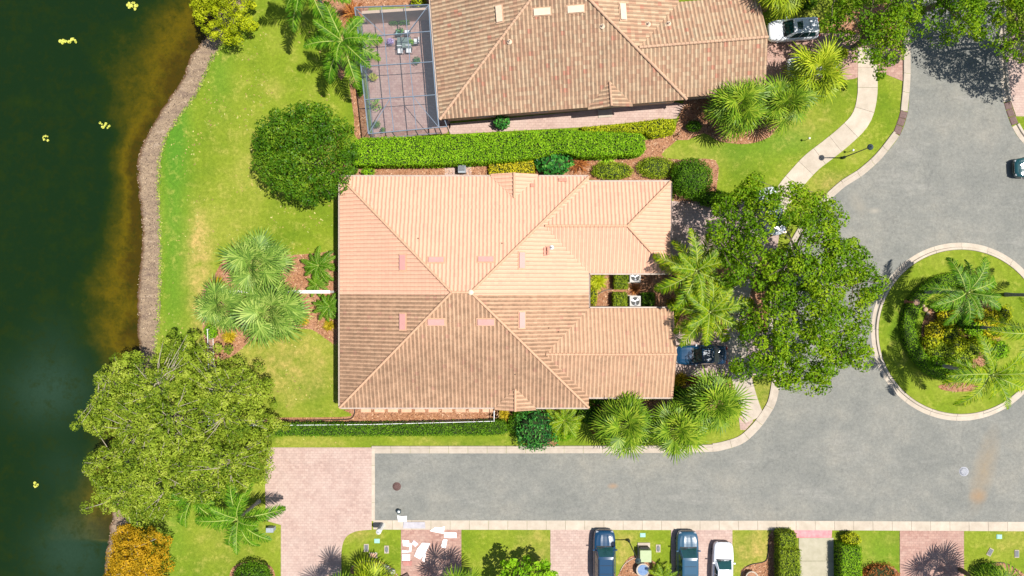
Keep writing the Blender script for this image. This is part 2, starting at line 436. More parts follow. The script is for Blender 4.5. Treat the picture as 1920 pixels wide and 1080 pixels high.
CX, CY = 1800, 622
def arc(r, a0, a1, n=40, cx=CX, cy=CY):
    """points in photo px, angle counter-clockwise on the picture"""
    return [(cx + r * math.cos(math.radians(a0 + (a1 - a0) * i / n)), cy - r * math.sin(math.radians(a0 + (a1 - a0) * i / n))) for i in range(n + 1)]

m, n, l, b = nt('aged_asphalt')
g = n.new('ShaderNodeNewGeometry').outputs['Position']
a1 = _noise(n, l, g, 0.16, 6, 0.65); a2 = _noise(n, l, g, 3.6, 5, 0.9); a3 = _noise(n, l, g, 0.75, 6, 0.7)
mp = n.new('ShaderNodeMapping'); mp.inputs['Scale'].default_value = (0.25, 0.9, 1); l.new(g, mp.inputs[0]); a4 = _noise(n, l, mp.outputs[0], 0.6, 5, 0.7)
c1 = _ramp(n, l, a1, [(0.3, (0.150, 0.152, 0.138)), (0.5, (0.190, 0.188, 0.167)), (0.7, (0.225, 0.214, 0.182))])
c1 = _mix(n, l, _ramp(n, l, a3, [(0.35, (0.42, 0.42, 0.42)), (0.62, (0, 0, 0))]), c1, (0.118, 0.122, 0.116))
c1 = _mix(n, l, _ramp(n, l, a4, [(0.56, (0, 0, 0)), (0.72, (0.5, 0.5, 0.5))]), c1, (0.26, 0.25, 0.225))
k = _math(n, l, 'ADD', _math(n, l, 'MULTIPLY', a2, 1.25), 0.40)
cc = n.new('ShaderNodeCombineXYZ')
for i in range(3): l.new(k, cc.inputs[i])
c1 = _mix(n, l, 1.0, c1, cc.outputs[0], 'MULTIPLY')
vr = n.new('ShaderNodeTexVoronoi'); vr.feature = 'DISTANCE_TO_EDGE'; vr.inputs['Scale'].default_value = 0.11; wv = n.new('ShaderNodeVectorMath'); wv.operation = 'ADD'
nz_ = n.new('ShaderNodeTexNoise'); nz_.inputs['Scale'].default_value = 0.5; nz_.inputs['Detail'].default_value = 6; l.new(g, nz_.inputs['Vector']); sc_ = n.new('ShaderNodeVectorMath'); sc_.operation = 'SCALE'; sc_.inputs['Scale'].default_value = 3.5; l.new(nz_.outputs['Color'], sc_.inputs[0])
l.new(g, wv.inputs[0]); l.new(sc_.outputs[0], wv.inputs[1]); l.new(wv.outputs[0], vr.inputs['Vector'])
c1 = _mix(n, l, _ramp(n, l, vr.outputs['Distance'], [(0.0, (0.22, 0.22, 0.22)), (0.006, (0, 0, 0))]), c1, (0.06, 0.06, 0.058))
# worn rusty smear on the road near the second manhole
def smear(c1, px, py, rx, ry, ang, col, amt):
    x, y = W2(px, py)
    mp = n.new('ShaderNodeMapping'); mp.vector_type = 'TEXTURE'
    mp.inputs['Location'].default_value = (x, y, 0); mp.inputs['Rotation'].default_value = (0, 0, math.radians(ang)); mp.inputs['Scale'].default_value = (rx / S, ry / S, 1)
    l.new(g, mp.inputs[0])
    ln = n.new('ShaderNodeVectorMath'); ln.operation = 'LENGTH'; l.new(mp.outputs[0], ln.inputs[0])
    f = _math(n, l, 'SUBTRACT', 1.0, ln.outputs['Value'], True)
    f = _math(n, l, 'MULTIPLY', f, _math(n, l, 'MULTIPLY', a3, amt * 2.4), True)
    return _mix(n, l, f, c1, col)
c1 = smear(c1, 1845, 880, 26, 95, -14, (0.24, 0.18, 0.11), .5)
c1 = smear(c1, 1834, 930, 20, 18, 0, (0.27, 0.17, 0.09), .6)
c1 = smear(c1, 1149, 911, 12, 7, 0, (0.28, 0.19, 0.12), .8)
c1 = smear(c1, 1640, 395, 16, 8, 0, (0.27, 0.25, 0.21), .8)
c1 = smear(c1, 1610, 385, 16, 34, 30, (0.24, 0.22, 0.18), .6)
l.new(c1, b.inputs['Base Color']); b.inputs['Roughness'].default_value = 0.88; b.inputs['Specular IOR Level'].default_value = 0.2
_bump(n, l, b, a2, 0.5, 0.02)
MT['asphalt'] = m

ROAD_TOP_L = [(1702, -300), (1705, 0), (1707, 100), (1707, 143), (1705, 173), (1702, 210), (1688, 252), (1653, 297), (1620, 327), (1583, 350)]
west_arc = arc(347, 128.6, 194, 60)
ROAD_BL = [(1455, 755), (1440, 782), (1420, 808), (1392, 832), (1350, 845), (1300, 848.5), (1200, 849), (1000, 850), (703, 850)]
ROAD_TOP_R = [(1868, -300), (1871, 0), (1873, 100), (1877, 160), (1883, 197), (1897, 237), (1920, 270), (1990, 330), (2100, 400)]
road = smooth_path(ROAD_TOP_L, 6) + west_arc[2:] + smooth_path(ROAD_BL[:6], 4) + ROAD_BL[6:] + [(703, 977), (1500, 977), (1920, 979), (2600, 980), (2600, 500)] + smooth_path(ROAD_TOP_R, 5)[::-1]
sheet('road', 'worn grey asphalt cul-de-sac and lane', road, 0.010, MT['asphalt'])

# pavers
def pavermat(name, cols, wash):
    m, n, l, b = nt(name)
    g = n.new('ShaderNodeNewGeometry').outputs['Position']
    br = n.new('ShaderNodeTexBrick'); br.inputs['Scale'].default_value = 1.0
    br.inputs['Brick Width'].default_value = 0.36; br.inputs['Row Height'].default_value = 0.235
    br.inputs['Mortar Size'].default_value = 0.012; br.inputs['Bias'].default_value = 0.0
    br.inputs['Color1'].default_value = (0, 0, 0, 1); br.inputs['Color2'].default_value = (1, 1, 1, 1); br.inputs['Mortar'].default_value = (0.5, 0.5, 0.5, 1)
    l.new(g, br.inputs[0])
    a1 = _noise(n, l, g, 0.5, 5, 0.7); a2 = _noise(n, l, g, 3.5, 3, 0.7)
    f = _math(n, l, 'ADD', _math(n, l, 'MULTIPLY', br.outputs['Color'], 0.28), _math(n, l, 'MULTIPLY', a2, 0.72))
    c = _ramp(n, l, f, [(0.25, cols[0]), (0.5, cols[1]), (0.75, cols[2])])
    c = _mix(n, l, _ramp(n, l, a1, [(0.4, (0, 0, 0)), (0.7, (0.75, 0.75, 0.75))]), c, wash)
    c = _mix(n, l, _math(n, l, 'MULTIPLY', br.outputs['Fac'], 0.4), c, (0.16, 0.11, 0.10))
    l.new(c, b.inputs['Base Color']); b.inputs['Roughness'].default_value = 0.85
    _bump(n, l, b, _math(n, l, 'SUBTRACT', a2, br.outputs['Fac']), 0.5, 0.015)
    return m
MT['paver'] = pavermat('pink_pavers', [(0.30, 0.205, 0.175), (0.375, 0.26, 0.22), (0.44, 0.32, 0.27)], (0.45, 0.345, 0.295))
MT['paver_red'] = pavermat('red_pavers', [(0.25, 0.125, 0.10), (0.33, 0.19, 0.15), (0.41, 0.26, 0.205)], (0.37, 0.25, 0.205))
MT['paver_grey'] = pavermat('weathered_mauve_pavers', [(0.22, 0.15, 0.14), (0.32, 0.23, 0.20), (0.40, 0.31, 0.27)], (0.37, 0.29, 0.26))

court = [(500, 839), (697, 839), (697, 993)] + smooth_path([(697, 993), (668, 996), (649, 1007), (641, 1028), (640, 1060)], 5) + [(640, 1400), (527, 1400), (527, 984), (499, 976), (497, 900)]
sheet('paved_court', 'pink paver turning court at the lane end', court, 0.035, MT['paver'])
for i, (x0, x1, mm) in enumerate([(752, 865, 'paver_red'), (1032, 1147, 'paver'), (1258, 1373, 'paver'), (1687, 1807, 'paver_red')]):
    sheet('driveway', ['mauve and red paver drive strewn with white boards', 'pink paver drive under the dark blue car', 'pink paver drive shared by two cars', 'empty red and pink paver drive with palm shadow'][i],
          [(x0, 993), (x1, 993), (x1 + .5, 1400), (x0, 1400)], 0.032, MT[mm])
sheet('driveway', 'paver drive between the upper garage wing and the cul-de-sac', [(1240, 377), (1480, 377), (1464, 420), (1455, 478), (1262, 480), (1240, 480)], 0.030, MT['paver_grey'])
sheet('driveway', 'paver drive under the dark car by the gabled garage wing', [(1250, 622), (1452, 622), (1458, 705), (1250, 707)], 0.030, MT['paver_grey'])
sheet('driveway', 'paver drive in front of the house at the top with a white vehicle', [(1425, 68), (1600, 60), (1692, 95), (1692, 152), (1645, 133), (1600, 148), (1435, 168)], 0.030, MT['paver_red'])
sheet('driveway', 'shaded paver drive across the lane at the top', [(1884, 60), (2100, 60), (2100, 220), (1905, 218), (1892, 180)], 0.030, MT['paver'])
sheet('footpath', 'pink paver strip along the side of the upper house', [(842, 232), (1268, 192), (1285, 196), (1268, 222), (1100, 238), (842, 252)], 0.034, MT['paver'])
sheet('footpath', 'short pink paver walk to the kerb beside the palms', [(1385, 781), (1404, 772), (1412, 790), (1398, 806), (1388, 806)], 0.022, MT['paver'])
sheet('footpath', 'small concrete pad beside the grey utility box', [(834, 300), (884, 300), (884, 330), (834, 330)], 0.03, MT['paver'])
sheet('footpath', 'pink stained apron of the concrete walk', [(1488, 993), (1560, 993), (1559, 1008), (1493, 1008)], 0.036, mat('pink_stained_concrete', (0.52, 0.17, 0.19), (0.50, 0.27, 0.27), 2.5, 0.8))

# curbs and walks as separate cast sections
def resample(P, step):
    P = np.array(P); d = np.r_[0, np.cumsum(np.hypot(*np.diff(P, axis=0).T))]
    n = max(1, int(round(d[-1] / step))); t = np.linspace(0, d[-1], n + 1)
    return np.c_[np.interp(t, d, P[:, 0]), np.interp(t, d, P[:, 1])], d[-1]

def sections(name, label, path_px, prof, seglen, m, piece, sub=4, gap=0.012):
    root = bpy.data.objects.new(name, None); COL.objects.link(root); tag(root, label, kind='structure')
    P = [W2(*p) for p in path_px]
    fine, L = resample(P, seglen / sub)
    nseg = max(1, (len(fine) - 1) // sub)
    T = np.gradient(fine, axis=0); T /= np.hypot(T[:, 0], T[:, 1])[:, None]; N = np.c_[-T[:, 1], T[:, 0]]
    root.location = (fine[0][0], fine[0][1], 0)
    for s in range(nseg):
        i0 = s * sub; i1 = min(len(fine) - 1, i0 + sub) if s < nseg - 1 else len(fine) - 1
        V = []; k = len(prof); idx = list(range(i0, i1 + 1)); jz = random.uniform(-.004, .004)
        for q, i in enumerate(idx):
            p = fine[i].copy()
            if q == 0: p += T[i] * gap
            if q == len(idx) - 1: p -= T[i] * gap
            for o, z in prof: V.append((p[0] + N[i][0] * o - fine[0][0], p[1] + N[i][1] * o - fine[0][1], z + (jz if z > 0 else 0)))
        nI = len(idx)
        F = [(r * k + c, r * k + (c + 1) % k, (r + 1) * k + (c + 1) % k, (r + 1) * k + c) for r in range(nI - 1) for c in range(k)]
        mb = MB(); mb.add(V, [tuple(reversed(f)) for f in F] + [tuple(range(k)), tuple(reversed(range((nI - 1) * k, nI * k)))])
        me = mb.mesh(piece, m)
        bm = bmesh.new(); bm.from_mesh(me); bmesh.ops.recalc_face_normals(bm, faces=bm.faces); bm.to_mesh(me); bm.free()
        link(piece, me, root)
    return root

KERB = [(0, -.1), (0, .022), (.33, .012), (.37, .13), (.52, .135), (.54, .12), (.58, -.1)]     # offset to the left of the path
KERB = [(a * 1.28, b_) for a, b_ in KERB]
FLAT = [(0, -.1), (0, .02), (.42, .045), (.86, .05), (.86, -.1)]
WALK = [(0, -.1), (0, .055), (1.85, .055), (1.85, -.1)]
flip = lambda pr: [(-a, z) for a, z in pr]
sections('curb', 'cream concrete curb along the south side of the lane', [(2600, 980), (1920, 978.5), (1500, 976.5), (733, 975.5), (700, 975)][::-1], flip(FLAT), 1.8, MT['concrete_white'], 'curb_section')
sections('curb', 'concrete curb along the north side of the lane', [(697, 850), (1000, 850), (1280, 849), (1337, 847)], KERB, 1.8, MT['concrete'], 'curb_section')
sections('curb', 'curved concrete curb sweeping from the lane into the cul-de-sac', smooth_path([(1337, 847), (1355, 844), (1392, 832), (1420, 808), (1440, 782), (1455, 755), (1462, 720), (1464, 706)], 5),
         [(0, -.1), (0, .02), (.5, .03), (.6, .09), (.8, .1), (.8, -.1)], 1.8, MT['concrete'], 'curb_section')
sections('curb', 'narrow concrete strip closing the west end of the lane', [(703, 838), (703, 977)], [(0, -.1), (0, .04), (.3, .04), (.3, -.1)][::-1] and flip([(0, -.1), (0, .04), (.3, .04), (.3, -.1)]), 1.75, MT['concrete_white'], 'curb_section')
sections('curb', 'curved concrete curb on the west side of the cul-de-sac', arc(347, 194, 128.4, 60), KERB, 1.8, MT['concrete'], 'curb_section')
sections('curb', 'concrete curb on the west side of the north lane', smooth_path([(1583.5, 350.5), (1600, 340), (1620, 327), (1653, 297), (1686, 255)], 6), KERB, 1.8, MT['concrete'], 'curb_section')
sections('curb', 'concrete curb above the drain on the north lane', smooth_path([(1701.5, 209), (1705, 173), (1707, 143), (1707, 100), (1705, 0), (1702, -120)], 5), KERB, 1.8, MT['concrete'], 'curb_section')
sections('curb', 'concrete curb on the east side of the north lane', smooth_path([(1870, -120), (1871, 0), (1873, 100), (1877, 160), (1882, 192)], 5), KERB, 1.8, MT['concrete'], 'curb_section')
sections('curb', 'concrete curb curving away at the east edge', smooth_path([(1897.5, 238), (1920, 270), (1990, 330), (2100, 400)], 5), KERB, 1.8, MT['concrete'], 'curb_section')
sections('sidewalk', 'pale concrete sidewalk curving past the palms', smooth_path([(1608, 90), (1608, 150), (1607, 180), (1598, 213), (1573, 240), (1540, 267), (1507, 293), (1473, 330), (1460, 347)], 6) + arc(437, 141.5, 165, 16)[1:],
         WALK, 1.85, MT['concrete_white'], 'paving_slab')
sections('sidewalk', 'concrete sidewalk hidden under the street oak', arc(437, 166, 203, 28), WALK, 1.85, MT['concrete'], 'paving_slab')
sections('front_walk', 'pale concrete walk between two clipped hedge rows', [(1530, 1008), (1532, 1400)], [(-1.62, -.1), (-1.62, .05), (1.62, .05), (1.62, -.1)][::-1], 2.2, mat('greenish_concrete', (0.30, 0.275, 0.195), (0.38, 0.345, 0.26), 1.4, 0.85, bump=.2), 'paving_slab')

# island
ring = bpy.data.objects
isl = MB(); isl.prism([W2(*p) for p in arc(153.5, 0, 360, 72)[:-1]], -0.1, 0.10)
tag(isl.build('island_lawn', MT['lawn']), 'round green lawn of the planted island', kind='structure')
sections('island_curb', 'cream concrete ring curb round the planted island', arc(167, 0, 360, 120), KERB and [(a * .92, z) for a, z in KERB], 2.6, MT['concrete_white'], 'curb_section', sub=6)

# ------------------------------------------------------------------ mulch beds
m, n, l, b = nt('bark_mulch')
g = n.new('ShaderNodeNewGeometry').outputs['Position']
a1 = _noise(n, l, g, 6, 6, 0.8); a2 = _noise(n, l, g, 0.6, 3)
c1 = _ramp(n, l, a1, [(0.32, (0.10, 0.035, 0.016)), (0.5, (0.27, 0.12, 0.055)), (0.7, (0.44, 0.24, 0.13))])
c1 = _mix(n, l, _ramp(n, l, a2, [(0.4, (0, 0, 0)), (0.7, (0.6, 0.6, 0.6))]), c1, (0.36, 0.20, 0.13))
l.new(c1, b.inputs['Base Color']); b.inputs['Roughness'].default_value = 0.95; _bump(n, l, b, a1, 1.0, 0.06)
MT['mulch'] = m
m, n, l, b = nt('mulch_chip')
l.new(_ramp(n, l, _attr(n, 'rnd'), [(0.0, (0.07, 0.025, 0.012)), (0.4, (0.26, 0.115, 0.05)), (0.75, (0.42, 0.22, 0.11)), (1.0, (0.58, 0.40, 0.26))]), b.inputs['Base Color'])
b.inputs['Roughness'].default_value = 0.9
MT['chip'] = m
chip_V = []; chip_r = []
rng = np.random.default_rng(5)
def bed(label, poly, z=0.018, dens=45):
    poly = smooth_path(poly, 3, True) if len(poly) > 4 else poly
    o = sheet('mulch_bed', label, poly, z, MT['mulch'])
    P = [W2(*p) for p in poly]; A = np.array(P)
    w, h = A.max(0) - A.min(0); N = int(w * h * dens)
    X = rng.uniform(A[:, 0].min(), A[:, 0].max(), N); Y = rng.uniform(A[:, 1].min(), A[:, 1].max(), N)
    k = in_poly(X, Y, P); X = X[k]; Y = Y[k]; N = len(X)
    an = rng.uniform(0, math.pi, N); L = rng.uniform(.04, .11, N); w = rng.uniform(.012, .03, N); tz = rng.uniform(-.02, .03, N)
    dx, dy = np.cos(an) * L, np.sin(an) * L; ex, ey = -np.sin(an) * w, np.cos(an) * w
    zz = z + .015 + rng.uniform(0, .03, N)
    q = np.stack([np.stack([X - dx - ex, Y - dy - ey, zz - tz], 1), np.stack([X + dx - ex, Y + dy - ey, zz + tz], 1),
                  np.stack([X + dx + ex, Y + dy + ey, zz + tz], 1), np.stack([X - dx + ex, Y - dy + ey, zz - tz], 1)], 1)
    chip_V.append(q.reshape(-1, 3)); chip_r.append(rng.random(N))
bed('mulch bed under the three fan palms by the lake lawn', [(540, 478), (600, 474), (630, 478), (633, 560), (633, 640), (618, 640), (585, 618), (545, 618), (510, 630), (470, 640), (440, 665), (410, 680), (392, 690), (384, 640), (376, 560), (400, 520), (440, 470)])
bed('mulch strip between the long hedge and the pink-roofed house', [(655, 300), (860, 305), (1000, 288), (1100, 284), (1215, 262), (1268, 250), (1278, 240), (1270, 262), (1240, 290), (1275, 300), (1340, 300), (1345, 340), (1330, 376), (1262, 378), (1262, 345), (1100, 345), (1100, 336), (655, 336)])
bed('mulch bed by the wall of the upper house under the fan palms', [(1290, 178), (1340, 176), (1435, 170), (1450, 200), (1462, 235), (1440, 258), (1400, 270), (1350, 265), (1320, 250), (1290, 262), (1262, 258), (1272, 225)])
bed('mulch strip with stepping stones beside the house', [(664, 766), (932, 764), (932, 787), (800, 790), (655, 792), (490, 796), (490, 784), (640, 782), (660, 776)])
bed('mulch bed in the notch between the two garage wings', [(1098, 505), (1268, 505), (1300, 520), (1310, 560), (1300, 622), (1262, 622), (1262, 590), (1098, 590)])
bed('mulch bed under the palms beside the street oak', [(1300, 480), (1452, 470), (1440, 520), (1432, 570), (1436, 622), (1300, 622), (1305, 560)])
bed('mulch bed beside the patio screen', [(655, 150), (668, 150), (686, 190), (692, 250), (745, 252), (745, 262), (672, 262), (664, 220)])
bed('mulch bed above the patio wall', [(575, -60), (800, -60), (812, 8), (700, 12), (690, 20), (650, 60), (655, 110), (640, 150), (628, 110), (640, 40), (600, 15)])
bed('mulch border below the gabled garage wing', [(935, 764), (1260, 748), (1262, 705), (1300, 708), (1372, 720), (1372, 760), (1330, 770), (1240, 775), (1100, 790), (1000, 790), (935, 785)])
bed('small mulch patch at the lane edge', [(1010, 812), (1040, 812), (1045, 830), (1030, 837), (1005, 835)])
bed('mulch circle planted in the middle of the island', arc(72, 0, 360, 20)[:-1] and [(x - 0, y + 3) for x, y in arc(74, 0, 360, 20)[:-1]], 0.115)
bed('mulch patch at the south of the island ring', [(1760, 722), (1800, 716), (1832, 724), (1826, 732), (1790, 734), (1765, 730)], 0.112)
bed('mulch bed around the green utility cabinet', [(1163, 1070), (1180, 1045), (1200, 1042), (1222, 1050), (1236, 1065), (1240, 1100), (1160, 1100)])
bed('mulch bed with black edging near the white car', [(1388, 1085), (1393, 1066), (1408, 1058), (1432, 1054), (1440, 1040), (1442, 1004), (1462, 1004), (1462, 1200), (1388, 1200)])
bed('mulch bed round the fan palm by the paver court', [(660, 1062), (690, 1052), (715, 1053), (735, 1066), (748, 1085), (735, 1120), (650, 1120)])
bed('mulch bed by the last drive', [(1832, 1080), (1850, 1058), (1880, 1054), (1905, 1066), (1925, 1085), (1925, 1120), (1832, 1120)])
bed('mulch bed with a rusty shrub beside the clipped hedge', [(1612, 1080), (1630, 1064), (1660, 1060), (1684, 1072), (1686, 1110), (1610, 1110)])
bed('mulch under the oaks at the top', [(1545, 60), (1600, 20), (1690, 10), (1690, 92), (1600, 60)])
bed('mulch ring under the dark shrub', [(432, 1072), (450, 1056), (480, 1052), (508, 1062), (516, 1085), (505, 1110), (435, 1110)])
V = np.concatenate(chip_V); r = np.concatenate(chip_r)
tag(link('mulch_chips', mesh_np('mulch_chips', V, np.arange(len(V)).reshape(-1, 4), [MT['chip']], fattr={'rnd': r})), 'loose bark chips scattered over the planting beds', kind='stuff')

rs = np.random.default_rng(9)
N = 5200; PY = rs.uniform(-200, 1200, N); T = rs.uniform(.0, 1.02, N) ** 1.0
X = np.zeros(N); Y = np.zeros(N); Z = np.zeros(N)
for i in range(N):
    e = W(line_at(edge_s, PY[i]), PY[i]); s_ = W(line_at(shore_s, PY[i]), PY[i]); X[i] = e[0] + (s_[0] - e[0]) * T[i]; Y[i] = e[1]; Z[i] = np.interp(T[i], [p[0] for p in prof], [p[1] for p in prof]) + .035
def scraps(name, label, X, Y, Z, r0, r1, m, seed, thick=.03):
    rs = np.random.default_rng(seed); n_ = len(X); an = rs.uniform(0, math.pi, n_); L = rs.uniform(r0, r1, n_); w = L * rs.uniform(.3, .8, n_)
    dx, dy = np.cos(an) * L, np.sin(an) * L; ex, ey = -np.sin(an) * w, np.cos(an) * w; t1 = rs.uniform(0, thick, n_); t2 = rs.uniform(0, thick, n_)
    q = np.stack([np.stack([X - dx - ex * .6, Y - dy - ey * .6, Z], 1), np.stack([X + dx - ex, Y + dy - ey, Z + t1], 1), np.stack([X + dx * .7 + ex, Y + dy * .7 + ey, Z + t2], 1), np.stack([X - dx + ex, Y - dy + ey, Z + .5 * t2], 1)], 1)
    o = link(name, mesh_np(name, q.reshape(-1, 3), np.arange(4 * n_).reshape(-1, 4), [m], fattr={'rnd': rs.random(n_)})); tag(o, label, kind='stuff')
def rampmat(name, stops):
    m, n, l, b = nt(name); l.new(_ramp(n, l, _attr(n, 'rnd'), stops), b.inputs['Base Color']); b.inputs['Roughness'].default_value = .9; return m
scraps('bank_clods', 'loose clods and dead roots on the bare bank', X, Y, Z - .015, .02, .075, rampmat('clod', [(0, (.06, .042, .03)), (.5, (.16, .11, .075)), (.85, (.30, .215, .14)), (1, (.42, .33, .22))]), 3, .03)
N = 2200; PY = rs.uniform(-100, 1150, N); X = np.array([W(line_at(edge_s, p) + rs.normal(0, 2.5), p)[0] for p in PY]); Y = np.array([W(0, p)[1] for p in PY])
scraps('edge_tufts', 'ragged grass tufts at the top of the bank', X, Y, np.full(N, .03), .03, .09, rampmat('tuft', [(0, (.08, .15, .01)), (.6, (.2, .26, .03)), (1, (.36, .36, .08))]), 4, .12)
N = 5000; PX = rs.uniform(300, 1000, N); PY = rs.uniform(60, 840, N); P_ = np.array([W2(x, y) for x, y in zip(PX, PY)]); cl = np.array([mnoise.noise(Vector((x * .35, y * .35, 4))) for x, y in P_]); kk = (cl > .02) & (PX > np.array([line_at(edge_s, y) for y in PY]) + 10) & (PX < 630)
scraps('fallen_leaves', 'scattered dry leaves and weeds on the lawn', P_[kk, 0], P_[kk, 1], np.full(kk.sum(), .012), .03, .10, rampmat('dry_leaf', [(0, (.18, .12, .04)), (.4, (.36, .30, .07)), (.7, (.12, .2, .01)), (1, (.5, .42, .16))]), 6, .04)
# ------------------------------------------------------------------ roofs
def rooftile_mat(name, stops, odd, stain=0.0, stain_shade_col=(0.05, 0.035, 0.025), trough_dark=0.3):
    m, n, l, b = nt(name)
    g = n.new('ShaderNodeNewGeometry').outputs['Position']
    r = _attr(n, 'rnd'); tr = _attr(n, 'trough'); lo = _attr(n, 'low'); gx = _attr(n, 'grime')
    a1 = _noise(n, l, g, 0.35, 5, 0.65); a2 = _noise(n, l, g, 4.0, 5, 0.75)
    f = _math(n, l, 'ADD', _math(n, l, 'MULTIPLY', r, 0.45 if stain and stain == 0.85 else 0.2), _math(n, l, 'MULTIPLY', a1, 0.35 if stain and stain == 0.85 else 0.6))
    f = _math(n, l, 'ADD', f, _math(n, l, 'MULTIPLY', a2, 0.2))
    c = _ramp(n, l, f, stops)
    c = _mix(n, l, _ramp(n, l, r, [(0.965, (0, 0, 0)), (0.972, (0.8, 0.8, 0.8))]), c, odd)
    # pans between the barrels darkened: dirt, plus painted shade lines on washed tiles
    d = _math(n, l, 'MULTIPLY', _ramp(n, l, tr, [(0.55, (0, 0, 0)), (0.95, (1, 1, 1))]) if not stain else tr, trough_dark, True)
    c = _mix(n, l, d, c, stain_shade_col)
    if stain:
        s = _math(n, l, 'ADD', _math(n, l, 'MULTIPLY', a1, 0.9), _math(n, l, 'MULTIPLY', a2, 1.0))
        s = _math(n, l, 'SUBTRACT', _math(n, l, 'ADD', s, gx), 0.74, True)
        s1 = _math(n, l, 'MULTIPLY', s, _math(n, l, 'ADD', _math(n, l, 'MULTIPLY', tr, 1.7), 0.6), True)
        a5 = _noise(n, l, g, 1.3, 6, 0.8)
        s1 = _math(n, l, 'MULTIPLY', s1, _ramp(n, l, a5, [(0.34, (0.35, 0.35, 0.35)), (0.62, (1, 1, 1))]))
        c = _mix(n, l, _math(n, l, 'MULTIPLY', s1, stain, True), c, stain_shade_col)
        c = _mix(n, l, _ramp(n, l, a5, [(0.5, (0, 0, 0)), (0.75, (0.35, 0.35, 0.35))]), c, (0.25, 0.165, 0.105))
    l.new(c, b.inputs['Base Color']); b.inputs['Roughness'].default_value = 0.85; b.inputs['Specular IOR Level'].default_value = 0.2
    _bump(n, l, b, a2, 0.25, 0.01)
    return m
MT['tile_clean'] = rooftile_mat('washed_salmon_tile', [(0.25, (0.56, 0.310, 0.215)), (0.5, (0.59, 0.345, 0.235)), (0.75, (0.61, 0.375, 0.25))], (0.56, 0.30, 0.21), trough_dark=0.6, stain_shade_col=(0.24, 0.12, 0.08))
MT['tile_dirty'] = rooftile_mat('weathered_salmon_tile', [(0.25, (0.43, 0.255, 0.16)), (0.5, (0.50, 0.310, 0.195)), (0.75, (0.55, 0.36, 0.23))], (0.44, 0.23, 0.16), stain=0.85001, trough_dark=0.42, stain_shade_col=(0.125, 0.074, 0.045))
MT['tile_blend'] = rooftile_mat('blended_clay_tile', [(0.22, (0.36, 0.205, 0.13)), (0.45, (0.43, 0.28, 0.175)), (0.65, (0.47, 0.33, 0.21)), (0.85, (0.44, 0.37, 0.245))], (0.42, 0.16, 0.105), stain=0.85, trough_dark=0.62, stain_shade_col=(0.085, 0.055, 0.04))
MT['cap_clean'] = mat('ridge_cap_clay', (0.47, 0.27, 0.17), (0.53, 0.32, 0.20), 3, 0.85)
MT['cap_blend'] = mat('blended_ridge_cap', (0.38, 0.23, 0.15), (0.48, 0.32, 0.21), 3, 0.85)

PROF_S = [0.0, .07, .17, .30, .43, .53, .60, .80]
PROF_Z = [0.0, .022, .037, .043, .037, .022, .002, -.003]
PROF_T = [.6, .2, 0, 0, 0, .3, 1.0, .7]

def clip_mesh(me, poly):
    bm = bmesh.new(); bm.from_mesh(me)
    n = len(poly); a = sum(poly[i][0] * poly[(i + 1) % n][1] - poly[(i + 1) % n][0] * poly[i][1] for i in range(n))
    if a < 0: poly = poly[::-1]
    for i in range(n):
        p = poly[i]; q = poly[(i + 1) % n]; d = Vector((q[0] - p[0], q[1] - p[1], 0))
        if d.length < 1e-4: continue
        bmesh.ops.bisect_plane(bm, geom=bm.verts[:] + bm.edges[:] + bm.faces[:], plane_co=(p[0], p[1], 0), plane_no=(d.y, -d.x, 0), clear_outer=True, dist=1e-4)
    bm.to_mesh(me); bm.free()

